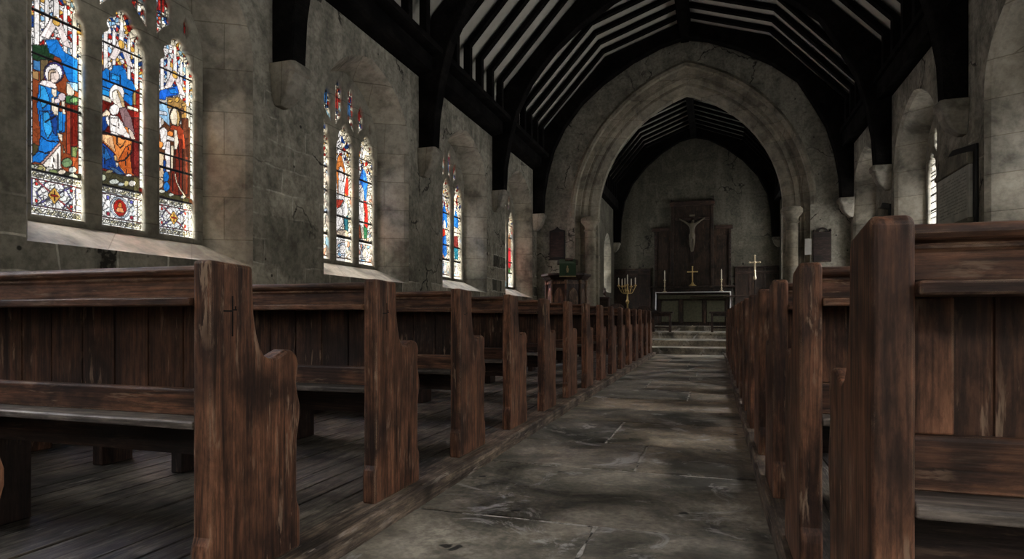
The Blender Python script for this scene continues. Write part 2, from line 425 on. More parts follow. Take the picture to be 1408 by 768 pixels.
# ------------------------------------------------------------------ floor, platform, curb, steps
fl = MB(); fl.box(XL-.1, XR+.1, YW, YA+.7, -.15, -.007, 1)
y = -4.2; rows = []
fixed = [1.25,1.45,1.2,1.05,1.3,.95,1.2,1.1,1.3,1.0]
i = 0
ys = [y]
while y < 18.2:
    d = R.uniform(.85,1.45); y += d; ys.append(y)
for y0, y1 in zip(ys[:-1], ys[1:]):
    xs = [-1.53]
    k = R.choice([1,2,2])
    cuts = sorted(R.uniform(-1.05,-.25) for _ in range(k-1))
    xs += cuts + [.27]
    for x0, x1 in zip(xs[:-1], xs[1:]):
        g = .009; dz = R.uniform(-.004,.004)
        n = 7
        def jit(): return R.uniform(-.006,.006)
        ring = [(x0+g+(x1-x0-2*g)*t/n, y0+g+jit()) for t in range(n)] + [(x1-g+jit(), y0+g+(y1-y0-2*g)*t/n) for t in range(n)] + \
               [(x1-g-(x1-x0-2*g)*t/n, y1-g+jit()) for t in range(n)] + [(x0+g+jit(), y1-g-(y1-y0-2*g)*t/n) for t in range(n)]
        cx, cy = .5*(x0+x1), .5*(y0+y1)
        inner = [(cx+(p[0]-cx)*(1-.018/(x1-x0)), cy+(p[1]-cy)*(1-.018/(y1-y0))) for p in ring]
        tz = [dz+R.uniform(-.002,.002) for _ in range(4)]
        vs = [(p[0],p[1],-.02) for p in ring] + [(p[0],p[1],dz-.004) for p in ring] + [(p[0],p[1],dz) for p in inner]
        N = len(ring)
        fs = [(k2,(k2+1)%N,N+(k2+1)%N,N+k2) for k2 in range(N)] + [(N+k2,N+(k2+1)%N,2*N+(k2+1)%N,2*N+k2) for k2 in range(N)] + [tuple(range(2*N,3*N))]
        fl.add(vs, fs, 0)
struct(fl.build('floor', [FLAG, MORTAR]))

def planking(name, x0, x1, y0, y1):
    w = .155; pts = [(x0,-.014)]; top = []
    x = x0
    while x < x1-.01:
        xe = min(x+w, x1); dz = R.uniform(-.003,.003)
        top += [(x+.003,PLAT+dz-.004),(x+.007,PLAT+dz),(xe-.007,PLAT+dz),(xe-.003,PLAT+dz-.004),(xe-.002,PLAT-.02),(xe+.002,PLAT-.02)]
        x = xe
    top = top[:-2]
    poly = [(x0,-.014)] + top + [(x1,-.014)]
    return struct(MB().prism(poly, y0, y1, 'y').build(name, W_PLANK))
planking('floor_left', XL, -1.69, -4.0, 17.42)
planking('floor_right', .37, XR, -4.0, 17.42)
def curb(name, xa, xb, face):
    n = 60; mb = MB(); rings = []
    lo, hi = min(xa,xb), max(xa,xb)
    for i in range(n+1):
        y = -4.0 + 21.42*i/n; j = R.uniform(-.004,.004); jz = R.uniform(-.003,.002)
        f = face + j
        if face == hi: r = [(lo,-.014),(lo,PLAT+.004),(f-.012,PLAT+.004+jz),(f,PLAT-.008+jz),(f,-.014)]
        else: r = [(hi,-.014),(hi,PLAT+.004),(f+.012,PLAT+.004+jz),(f,PLAT-.008+jz),(f,-.014)]
        rings.append([(p[0],y,p[1]) for p in r])
    mb.loft(rings, True); mb.add(rings[0],[tuple(range(5))]); mb.add(rings[-1],[tuple(range(5))])
    return struct(mb.build(name, W_CURB))
curb('trim_sill_left', -1.688, -1.51, -1.51)
curb('trim_sill_right', .368, .25, .25)
# chancel paving rises in shallow steps
sx0, sx1 = CHL, CHR
for nm, y0, y1, zt in (('floor_chancel',18.0,19.15,-.83),('floor_chancel_upper',19.0,20.7,-.655),('floor_sanctuary',20.6,22.75,-.45),('floor_altar_step',22.6,YE,-.28)):
    mb = MB(); z = E+zt
    mb.box(sx0, sx1, y0, y1, -.1, z-.05)
    mb.box(sx0, sx1, y0-.025, y1, z-.05, z)
    struct(mb.build(nm, FLAG))

# ------------------------------------------------------------------ roof
RC = -.75
LH, RH = -(XL-RC), XR-RC                  # half widths left / right
def roofline(side, off=0.0):
    """(k,z) kinks of one slope from wall to ridge, pulled in by off"""
    hw = LH if side < 0 else RH
    return [(hw+.02,E+4.62),(3.85,E+5.25-off*.2),(2.1-off*.35,E+7.15-off*.95),(0,E+7.85-off*1.06)]
def ceil_sheet(name, kz, xc, y0, y1):
    pts = [(xc-k,z) for k, z in kz] + [(xc+k,z) for k, z in reversed(kz[:-1])]
    outer = [(xc+(p[0]-xc)*1.02, p[1]+.06) for p in pts]
    return struct(MB().prism(pts + outer[::-1], y0, y1, 'y').build(name, CEIL))
CK = [(4.75,E+4.30),(3.9,E+5.27),(2.1,E+7.17),(0,E+7.87)]
ceil_sheet('ceiling', CK, RC, YW-.1, YA+.02)
def rafter_outline(depth, xc, kinks, zfoot, fw=.13):
    (k1,z1),(k2,z2),(k3,z3) = kinks
    d = depth
    out = [(k1,zfoot),(k1,z1),(k2,z2),(0,z3)]
    a1 = math.atan2(z2-z1,k1-k2); a2 = math.atan2(z3-z2,k2)
    ink1 = (k1-fw, z1-d/math.cos(a1)+fw*math.tan(a1))
    am = .5*(a1+a2)
    ink2 = (k2-d*math.sin(am)/math.cos(.5*(a1-a2)), z2-d*math.cos(am)/math.cos(.5*(a1-a2)))
    inn = [(k1-fw,zfoot),ink1,ink2,(0,z3-d/math.cos(a2))]
    L = [(xc-k,z) for k,z in out] + [(xc+k,z) for k,z in reversed(out[:-1])]
    I = [(xc-k,z) for k,z in inn] + [(xc+k,z) for k,z in reversed(inn[:-1])]
    return L + I[::-1]
NK = [(3.85,E+5.25),(2.1,E+7.15),(0,E+7.85)]
ZPL0, ZPL1 = E+4.20, E+4.62
# wall plates
for s in (-1,1):
    x0, x1 = (XL+.002, XL+.26) if s < 0 else (XR-.26, XR-.002)
    mb = MB(); mb.prism([(x0,ZPL0),(x1,ZPL0+.06),(x1,ZPL0+.12),(x1-s*0,ZPL1),(x0,ZPL1)], YW, YA-.01, 'y')
    o = mb.build('wall_plate', W_ROOF)
    tag(o, 'black timber wall plate along the top of the '+('stained glass wall' if s < 0 else 'clear glass wall with the stone tablets'), 'beam')
    # the plate carries the ashlar feet: a narrow shelf towards the nave
TR = [2.55, 6.20, 10.0, 13.8, 17.22]
names_tr = ['fourth back from the chancel arch, almost overhead','third back from the chancel arch','second back from the chancel arch','next before the one on the chancel arch','set tight against the chancel arch']
intr = [(3.87,2.95),(3.84,3.5),(3.74,4.1),(3.56,4.75),(3.25,5.35),(2.75,5.97),(2.16,6.46),(1.35,6.95),(.6,7.27),(0,7.42)]
def truss_poly():
    pts = []
    for s in (-1,1):
        hw = LH if s < 0 else RH
        ins = [(RC+s*(k if i > 4 else min(k,hw-.28+ (k-3.87))), E+z) for i,(k,z) in enumerate(intr)]
        ext = [(RC+s*hw,E+2.95),(RC+s*hw,E+4.62),(RC+s*3.9,E+5.24),(RC+s*2.1,E+7.14),(RC,E+7.84)]
        pts.append((ins,ext))
    (il,el),(ir,er) = pts
    return el + er[::-1][1:] + ir + il[::-1][1:]
trp = truss_poly()
for y, nm in zip(TR, names_tr):
    o = MB().prism(trp, y-.13, y+.13, 'y').build('roof_truss', W_ROOF, bevel=.015, seg=1)
    tag(o, 'black arch-braced roof truss spanning the nave, '+nm, 'roof truss', 'nave roof trusses')
raf = None
ct = 0
for b0, b1 in zip(TR[:-1], TR[1:]):
    n = 5 if b1-b0 > 3.5 else 5
    for i in range(1, n+1):
        yy = b0 + (b1-b0)*i/(n+1)
        if raf is None:
            mbx = MB(); mbx.prism(rafter_outline(.09, RC, NK, ZPL1), -.07, .07, 'y')
            raf = mbx.build('rafter', W_ROOF)
        else:
            raf = raf.copy(); COL.objects.link(raf)
        raf.location = (0,yy,0)
        bay = TR.index(b0)
        tag(raf, 'thin black bent rafter over the nave in the bay '+('almost overhead','third from the chancel arch','second from the chancel arch','nearest the chancel arch')[bay], 'rafter', 'nave rafters '+str(['overhead bay','third bay','second bay','arch bay'][bay]))
# shelf behind the ashlar feet so that they stand on something
for s in (-1,1):
    hw = LH if s < 0 else RH
    xa, xb = sorted((RC+s*(hw-.25), RC+s*3.68))
    if xb-xa > .02:
        o = MB().box(xa, xb, YW, YA-.01, ZPL1-.1, ZPL1-.001).build('trim_ashlar_shelf_'+('left' if s<0 else 'right'), W_ROOF); struct(o)
o = MB().prism([(RC-.17,E+7.735),(RC-.10,E+7.42),(RC+.10,E+7.42),(RC+.17,E+7.735)], YW, YA-.01, 'y').build('roof_ridge', W_ROOF)
tag(o, 'black ridge beam running along the peak of the nave roof', 'beam')
# chancel roof
CHK = [(3.1,E+4.72),(2.85,E+5.0),(1.7,E+6.35),(0,E+7.0)]
CXC = .5*(CHL+CHR)
ceil_sheet('ceiling_chancel', [(3.3,E+4.3),(2.9,E+5.0),(1.7,E+6.37),(0,E+7.02)], CXC, YA+.5, YE+.1)
CKK = [(2.85,E+5.0),(1.7,E+6.35),(0,E+7.0)]
for s in (-1,1):
    x0, x1 = (CHL+.002, CHL+.2) if s < 0 else (CHR-.2, CHR-.002)
    o = MB().box(x0,x1,YA+.67,YE-.01,E+4.1,E+4.42).build('wall_plate', W_ROOF)
    tag(o, 'black timber plate along the top of the chancel wall '+('above the small lancet' if s<0 else 'above the bright side window'), 'beam')
raf = None
for i in range(11):
    yy = YA+.9 + i*.5
    if raf is None: raf = MB().prism(rafter_outline(.08, CXC, CKK, E+4.421, .1), -.06, .06, 'y').build('rafter', W_ROOF)
    else: raf = raf.copy(); COL.objects.link(raf)
    raf.location = (0,yy,0)
    tag(raf, 'thin black bent rafter of the chancel roof seen through the arch', 'rafter', 'chancel rafters')
cin = [(2.66,2.85),(2.62,3.7),(2.5,4.4),(2.2,5.05),(1.7,5.65),(1.1,6.15),(.5,6.5),(0,6.62)]
def ctruss():
    pts = []
    for s in (-1,1):
        ins = [(CXC+s*k,E+z) for k,z in cin]
        ext = [(CXC+s*2.915,E+2.85),(CXC+s*2.915,E+4.6),(CXC+s*2.87,E+4.99),(CXC+s*1.7,E+6.34),(CXC,E+6.99)]
        pts.append((ins,ext))
    (il,el),(ir,er) = pts
    return el + er[::-1][1:] + ir + il[::-1][1:]
for y, nm in ((18.85,'just beyond the chancel arch'),(YE-.14,'against the east wall above the altar')):
    o = MB().prism(ctruss(), y-.12, y+.12, 'y').build('roof_truss', W_ROOF, bevel=.012, seg=1)
    tag(o, 'black arched chancel roof truss '+nm, 'roof truss')
o = MB().box(CXC-.1,CXC+.1,YA+.67,YE-.01,E+6.6,E+6.9).build('roof_ridge', W_ROOF)
tag(o, 'black ridge beam under the peak of the chancel roof', 'beam')

# stone corbels under the trusses
def corbel_mb(w=.36, d=.34, h=.46):
    mb = MB()
    prof = [(0,1.0,1.0),(-.09,1.0,1.0),(-.12,.88,.90),(-.16,.84,.86),(-.24,.84,.82),(-.36,.72,.62),(-.44,.52,.36),(-.47,.40,.22)]
    rings = []
    for z, kw, kd in prof:
        a, b = w*kw/2, d*kd
        rings.append([(0,-a,z),(b*.88,-a,z),(b,-a*.8,z),(b,a*.8,z),(b*.88,a,z),(0,a,z)])
    mb.loft(rings, True); mb.add(rings[0],[tuple(range(6))]); mb.add(rings[-1],[tuple(range(6))])
    return mb
cnames = ['fifth from the chancel arch','fourth from the chancel arch','third from the chancel arch','second from the chancel arch','in the corner by the chancel arch']
proto = None
for y, nm in zip(TR, cnames):
    for s in (-1,1):
        if y < 3: continue
        if proto is None: proto = o = corbel_mb().build('corbel', STONE, bevel=.012)
        else: o = proto.copy(); COL.objects.link(o)
        o.location = (XL+.0 if s < 0 else XR, y, E+2.95); o.rotation_euler = (0,0,0 if s < 0 else PI)
        tag(o, 'stone corbel on the '+('stained glass wall' if s<0 else 'clear glass wall')+', '+nm, 'corbel', 'truss corbels')
for y, nm in ((18.85,'just inside the chancel arch'),(YE-.14,'in the corner by the altar wall')):
    for s in (-1,1):
        o = proto.copy(); COL.objects.link(o); o.scale = (.75,.75,.75)
        o.location = (CHL if s < 0 else CHR, y, E+2.85); o.rotation_euler = (0,0,0 if s<0 else PI)
        tag(o, 'small stone corbel '+nm+(', lancet side' if s<0 else ', bright window side'), 'corbel', 'chancel corbels')

# ------------------------------------------------------------------ windows: tracery and glass
LIGHT_W, LIGHT_Z0, LIGHT_SP, LIGHT_AP = .45, .865, 2.52, 2.93
LCEN = (-.625, 0.0, .625)
def light_outline():
    a = LIGHT_W/2; pts = [(a,LIGHT_Z0)]
    arch = arch_pts(a, LIGHT_AP-LIGHT_SP, 26, 1.3)
    N = len(arch)-1
    for i, (x, z) in enumerate(arch):
        t = i/N; t = min(t,1-t)*2
        f = 1 - .24*math.exp(-((t-.30)/.07)**2) - .30*math.exp(-((t-.66)/.07)**2)
        pts.append((x*f, LIGHT_SP + z*(1-.10*(1-f)) if t > .05 else LIGHT_SP+z))
    pts.append((-a,LIGHT_Z0))
    return pts
def super_outlines():
    out = []
    for cx, inner, top in ((-.45,1,3.37),(-.165,-1,3.59),(.165,1,3.59),(.45,-1,3.37)):
        w = .082
        zl = 3.05 if inner > 0 else 2.88; zr = 2.88 if inner > 0 else 3.05
        out.append([(cx+w,zr),(cx+w,top-.14),(cx+w*.45,top-.04),(cx,top),(cx-w*.45,top-.04),(cx-w,top-.14),(cx-w,zl)])
    for cx in (-.735,.735):
        out.append([(cx+.034,3.03),(cx+.034,3.12),(cx,3.20),(cx-.034,3.12),(cx-.034,3.03),(cx,2.97)])
    return out
def curve_mesh(name, loops, ext, bev):
    cu = bpy.data.curves.new(name,'CURVE'); cu.dimensions = '2D'; cu.fill_mode = 'BOTH'
    cu.extrude = max(ext-bev,.001); cu.bevel_depth = bev; cu.bevel_resolution = 1; cu.offset = -bev
    for L in loops:
        sp = cu.splines.new('POLY'); sp.points.add(len(L)-1); sp.use_cyclic_u = True
        for p, q in zip(sp.points, L): p.co = (q[0],q[1],0,1)
    o = bpy.data.objects.new(name, cu); COL.objects.link(o)
    dg = bpy.context.evaluated_depsgraph_get()
    me = bpy.data.meshes.new_from_object(o.evaluated_get(dg))
    bpy.data.objects.remove(o); bpy.data.curves.remove(cu)
    return me
def tracery_mesh(a, zs, zsp, zap, holes):
    out = outline(a, zs, zsp, zap)
    me = curve_mesh('window_tracery', [out]+holes, .085, .03)
    n = len(me.vertices); co = np.empty(n*3); me.vertices.foreach_get('co', co); co = co.reshape(-1,3)
    new = np.stack([co[:,2], co[:,0], co[:,1]], 1)           # depth, along, up
    me.vertices.foreach_set('co', new.ravel()); me.update()
    me.materials.clear(); me.materials.append(STONE_T)
    return me
TRAC = tracery_mesh(.97, .79, 2.80, 3.76, [[(p[0]+c,p[1]) for p in light_outline()] for c in LCEN] + super_outlines())

# --- painting of the glass: every pane is a grid of small coloured quads
class Paint:
    def __init__(self, w, h, cell, seed, base=(.72,.68,.62)):
        self.nx, self.nz = int(round(w/cell)), int(round(h/cell)); self.w, self.h = w, h
        s = (np.arange(self.nx)+.5)*w/self.nx; z = (np.arange(self.nz)+.5)*h/self.nz
        self.S, self.Z = np.meshgrid(s, z)
        self.rs = np.random.RandomState(seed)
        self.col = np.ones((self.nz,self.nx,3))*np.array(base)
        self.id = np.zeros((self.nz,self.nx),int); self.k = 0; self.flat = np.zeros((self.nz,self.nx),bool)
    def put(self, m, c, flat=True):
        self.k += 1; self.col[m] = c; self.id[m] = self.k; self.flat[m] = flat
    def poly(self, P, c, flat=True):
        m = np.zeros(self.S.shape,bool); n = len(P)
        for i in range(n):
            (x0,y0),(x1,y1) = P[i], P[(i+1)%n]
            if y0 == y1: continue
            cond = ((y0 > self.Z) != (y1 > self.Z)) & (self.S < (x1-x0)*(self.Z-y0)/(y1-y0)+x0)
            m ^= cond
        self.put(m, c, flat)
    def ell(self, cx, cz, rx, rz, c):
        self.put(((self.S-cx)/rx)**2+((self.Z-cz)/rz)**2 < 1, c)
    def rect(self, s0, s1, z0, z1, c, flat=True):
        self.put((self.S>=s0)&(self.S<s1)&(self.Z>=z0)&(self.Z<z1), c, flat)
    def mosaic(self, s0, s1, z0, z1, size, cols, probs):
        m = (self.S>=s0)&(self.S<s1)&(self.Z>=z0)&(self.Z<z1)
        n = max(4,int((s1-s0)*(z1-z0)/size**2))
        p = np.stack([self.rs.uniform(s0,s1,n), self.rs.uniform(z0,z1,n)],1)
        q = np.stack([self.S[m],self.Z[m]],1)
        d = ((q[:,None,:]-p[None])**2).sum(2); w = d.argmin(1)
        pick = self.rs.choice(len(cols), n, p=probs)
        self.col[m] = np.array(cols)[pick][w]
        self.id[m] = self.k+1+w; self.k += n; self.flat[m] = False
    def line(self, P, w, c=(.004,.004,.004), lead=True):
        m = np.zeros(self.S.shape,bool)
        for (x0,y0),(x1,y1) in zip(P[:-1],P[1:]):
            dx,dy = x1-x0,y1-y0; L = dx*dx+dy*dy+1e-12
            t = np.clip(((self.S-x0)*dx+(self.Z-y0)*dy)/L,0,1)
            m |= (self.S-x0-t*dx)**2+(self.Z-y0-t*dy)**2 < (w/2)**2
        if lead: self.col[m] = c; self.id[m] = -1
        else: self.put(m, c)
    def finish(self, lead=(.012,.011,.012), cracks=.075, crack_amt=.35):
        nx, nz = self.nx, self.nz
        # fine leading inside the larger areas
        n = int(self.w*self.h/cracks**2)+3
        p = np.stack([self.rs.uniform(0,self.w,n), self.rs.uniform(0,self.h,n)],1)
        q = np.stack([self.S.ravel(),self.Z.ravel()*.7],1); p[:,1] *= .7
        cell = np.empty(q.shape[0],int)
        for i in range(0,q.shape[0],20000):
            cell[i:i+20000] = ((q[i:i+20000,None,:]-p[None])**2).sum(2).argmin(1)
        cell = cell.reshape(nz,nx)
        tone = self.rs.uniform(.75,1.12,n)[cell]
        # streaky hand-made glass
        a = self.rs.uniform(.82,1.1,(nz//6+2,nx//3+2)); st = np.kron(a,np.ones((6,3)))[:nz,:nx]
        g = self.rs.uniform(.88,1.06,(nz,nx))
        col = self.col*(tone*st*g)[...,None]
        def edge(A):
            e = np.zeros(A.shape,bool); e[:,1:] |= A[:,1:]!=A[:,:-1]; e[1:,:] |= A[1:,:]!=A[:-1,:]; return e
        ec = edge(cell) & (self.id >= 0)
        col[ec] *= (1-crack_amt)
        e = edge(self.id)
        col[e] = col[e]*.12+np.array(lead)*.8
        return np.clip(col,0,.92)
def pane_mesh(name, col, w, h):
    nz, nx, _ = col.shape
    xs = np.linspace(-w/2,w/2,nx+1); zs = np.linspace(0,h,nz+1)
    X, Z = np.meshgrid(xs,zs)
    co = np.stack([np.zeros(X.size), X.ravel(), Z.ravel()],1)
    i = np.arange(nz)[:,None]*(nx+1)+np.arange(nx)[None]
    f = np.stack([i,i+1,i+nx+2,i+nx+1],2).reshape(-1,4)
    me = bpy.data.meshes.new(name)
    me.vertices.add(len(co)); me.vertices.foreach_set('co', co.ravel())
    me.loops.add(f.size); me.loops.foreach_set('vertex_index', f.ravel())
    me.polygons.add(len(f)); me.polygons.foreach_set('loop_start', np.arange(len(f))*4)
    me.polygons.foreach_set('loop_total', np.full(len(f),4))
    me.update(calc_edges=True)
    at = me.attributes.new('pane','FLOAT_COLOR','FACE')
    rgba = np.ones((nz*nx,4),np.float32); rgba[:,:3] = col.reshape(-1,3)
    at.data.foreach_set('color', rgba.ravel())
    me.materials.append(GLASS)
    return me
GW, GH = .47, 2.10
WHT=(.80,.76,.72); CRM=(.72,.62,.48); PNK=(.78,.68,.64); RED=(.36,.018,.012); DRED=(.11,.010,.007); BLU=(.012,.15,.48); DBL=(.012,.05,.22)
LBL=(.30,.52,.72); GRN=(.035,.12,.035); DGR=(.015,.04,.018); ORG=(.62,.20,.045); BRN=(.13,.05,.022); GLD=(.66,.38,.08); MAU=(.22,.13,.13); BLK=(.01,.009,.01)
BARS = (1.245,1.53,1.83,2.215,2.575)
def canopy(P, z0):
    P.mosaic(0,GW,z0,GH,.034,[WHT,RED,DBL,GLD,LBL,(.55,.06,.04)],[.50,.16,.12,.09,.07,.06])
    for c in (.075,.155,.315,.395):                      # pinnacles
        P.poly([(c-.021,z0-.05),(c+.021,z0-.05),(c+.021,GH-.28),(c,GH-.20),(c-.021,GH-.28)], WHT)
        P.ell(c, z0-.05, .024, .03, CRM)
    P.poly([(.10,z0+.12),(.235,z0+.40),(.37,z0+.12),(.30,z0+.12),(.235,z0+.25),(.17,z0+.12)], PNK)
    P.poly([(.205,z0+.32),(.265,z0+.32),(.250,GH-.10),(.235,GH-.02),(.22,GH-.10)], WHT)
    P.ell(.235,z0+.30,.035,.04,GLD)
def predella(P, kind):
    h = .375
    P.rect(0,GW,0,h,(.80,.78,.74))
    P.mosaic(0,GW,0,h,.045,[(.80,.78,.75),(.74,.76,.70),(.70,.74,.74)],[.6,.2,.2])
    for z in (.045,.345):
        P.mosaic(.02,GW-.02,z-.022,z+.022,.016,[(.80,.78,.68),(.45,.42,.30),(.66,.60,.38)],[.55,.25,.2])
    P.line([(.0,.083),(GW,.083)],.012,RED); P.line([(.0,.305),(GW,.305)],.012,RED)
    P.line([(.03,.09),(.03,.30)],.010,(.10,.12,.45)); P.line([(GW-.06,.09),(GW-.06,.30)],.010,(.10,.12,.45))
    cx, cz = .22, .195
    if kind == 1:
        P.ell(cx,cz,.105,.10,(.45,.52,.60)); P.ell(cx,cz,.088,.086,WHT); P.ell(cx,cz,.068,.078,RED); P.ell(cx,cz+.02,.022,.028,ORG); P.poly([(cx-.045,cz-.045),(cx+.045,cz-.045),(cx+.03,cz),(cx-.03,cz)],(.70,.30,.12))
        for s in (-1,1):
            for t in (-1,1): P.ell(cx+s*.125,cz+t*.075,.018,.02,(.30,.03,.05) if t<0 else (.16,.16,.5))
    else:
        P.line([(cx-.15,.09),(cx+.15,.30)],.011,(.16,.14,.36)); P.line([(cx-.15,.30),(cx+.15,.09)],.011,(.40,.05,.05))
        P.line([(cx-.15,cz),(cx-.07,.30)],.008,(.16,.14,.36)); P.line([(cx+.15,cz),(cx+.07,.30)],.008,(.16,.14,.36))
        P.line([(cx-.15,cz),(cx-.07,.09)],.008,(.16,.14,.36)); P.line([(cx+.15,cz),(cx+.07,.09)],.008,(.16,.14,.36))
        P.poly([(cx,cz-.075),(cx+.055,cz),(cx,cz+.075),(cx-.055,cz)], GLD)
        P.line([(cx-.03,cz),(cx+.03,cz)],.009,RED); P.line([(cx,cz-.04),(cx,cz+.04)],.009,RED)
        for s in (-1,1):
            for t in (-1,1): P.ell(cx+s*.15,cz+t*.07,.014,.016,(.55,.05,.04))
def rocks(P, z0, z1):
    P.rect(0,GW,z0,z1,(.030,.028,.016))
    for i in range(9):
        P.ell(P.rs.uniform(.02,.43), P.rs.uniform(z0+.015,z1-.02), P.rs.uniform(.025,.05), P.rs.uniform(.016,.028), [(.42,.44,.34),(.50,.42,.18),(.16,.20,.08),(.55,.52,.45)][i%4])
def bars(P, zs=BARS):
    for z in zs: P.line([(0,z-LIGHT_Z0),(GW,z-LIGHT_Z0)], .017)
def side_borders(P, z0, z1):
    for s0 in (.0,GW-.035):
        P.rect(s0,s0+.035,z0,z1,(.78,.80,.80))
        for z in np.arange(z0,z1,.075): P.line([(s0,z),(s0+.035,z)],.008)

def surveyed(ox, oy, sc, left):
    """figures were measured on the near window; returns them in metres on the glass"""
    def f(pts):
        out = []
        for x, y in pts:
            u, v = ox+x/sc, oy+y/sc
            zc = 4835.0/(982-u)
            out.append(((zc-1.6446)/.9516-left+.01, (437-v)*zc/860.0-LIGHT_Z0))
        return out
    return f
def P_(P, f):
    def poly(c, *pts): P.poly(f(pts), c)
    def ell(c, cx, cy, rx, ry):
        P.poly(f([(cx+rx*math.cos(a),cy+ry*math.sin(a)) for a in np.linspace(0,2*PI,22)[:-1]]), c)
    def line(c, w, *pts): P.line(f(pts), w, c, lead=False)
    return poly, ell, line

def near_light_one():
    P = Paint(GW,GH,.0072,11)
    P.rect(0,GW,.37,GH,BRN); canopy(P, 1.40)
    L = 3.66
    cp, ce, cl = P_(P, surveyed(30,0,4.267,L)); ap, ae, al = P_(P, surveyed(36,60,6.976,L)); bp, be, bl = P_(P, surveyed(36,150,6.976,L))
    P.rect(.0,GW,.42,1.40,(.20,.045,.015))
    cp(DGR,(40,235),(70,240),(150,245),(190,300),(180,330),(110,350),(40,310))
    cp(BLU,(135,212),(205,208),(250,285),(325,330),(332,520),(262,440),(240,375),(228,325),(160,290))
    cp((.05,.16,.34),(62,330),(105,340),(105,400),(62,385)); cp((.12,.085,.04),(105,330),(150,330),(150,400),(105,470))
    ap((.38,.22,.09),(55,225),(115,235),(115,320),(55,300)); ap(LBL,(390,335),(495,350),(490,430),(440,415)); ap(CRM,(385,340),(420,360),(465,440),(440,480),(390,470))
    ap(GRN,(380,470),(430,470),(500,490),(490,560),(380,540)); ae((.12,.24,.10),455,515,40,30)
    ap((.26,.035,.015),(385,550),(425,555),(425,768),(385,768)); ap(DRED,(425,555),(495,565),(495,768),(425,768))
    bp((.32,.05,.02),(388,-10),(425,-10),(425,415),(388,400)); bp(DRED,(425,-10),(495,-10),(495,330),(425,340)); bp((.10,.13,.05),(430,340),(495,340),(480,440),(430,430))
    bp((.06,.05,.02),(-40,240),(120,330),(60,470),(-40,480))
    be(BLK,205,0,1,1)
    ap(BLU,(120,345),(170,345),(255,400),(345,445),(312,560),(300,768),(125,768),(98,560))
    bp(BLU,(125,-10),(290,-10),(378,0),(368,195),(300,205),(312,280),(282,365),(140,490),(45,482),(45,440),(110,380),(135,200))
    ap((.03,.28,.60),(135,370),(180,390),(225,520),(150,600),(125,500)); ap(DBL,(230,560),(300,660),(295,768),(255,768),(230,660)); bp((.03,.27,.58),(155,0),(215,0),(250,180),(200,260),(160,140)); bp(DBL,(225,20),(275,0),(300,110),(285,230),(255,200)); bp((.02,.20,.50),(300,0),(345,0),(345,185),(310,190))
    bl(BLK,.006,(140,230),(200,280),(320,290)); bl(BLK,.006,(170,100),(280,40)); bl(BLK,.006,(105,370),(180,400),(240,380))
    ap(CRM,(240,400),(290,410),(290,480),(265,485),(240,440)); ap(CRM,(240,490),(262,485),(310,585),(302,660),(272,660),(238,600)); ap(CRM,(335,520),(365,520),(375,650),(345,640))
    ae((.62,.50,.52),338,482,38,42); ae((.72,.60,.60),293,520,30,26)
    ae((.06,.05,.22),262,248,98,104); ae((.86,.80,.78),260,252,84,90)
    ap(PNK,(212,225),(220,320),(150,320),(112,350),(200,385),(300,405),(270,340),(300,330)); ae((.74,.60,.52),268,282,46,66); ap((.60,.44,.30),(212,225),(262,212),(285,240),(235,250),(225,330),(205,320))
    bp((.58,.34,.28),(138,490),(318,288),(333,312),(150,512)); bp((.80,.74,.66),(150,512),(326,318),(334,548),(240,562)); bp(CRM,(295,205),(350,215),(345,290),(320,260)); bp((.52,.48,.30),(345,310),(370,390),(355,400))
    bl((.35,.26,.2),.005,(265,430),(250,540)); bl((.35,.26,.2),.005,(300,400),(300,550))
    rocks(P,.375,.425); be((.14,.22,.10),390,490,52,45); be((.45,.47,.42),445,560,40,30); be(CRM,340,580,40,25); be((.36,.34,.14),130,545,32,20)
    predella(P,0); side_borders(P,.43,1.5); bars(P,(1.245,1.84,2.215,2.58))
    return P.finish()
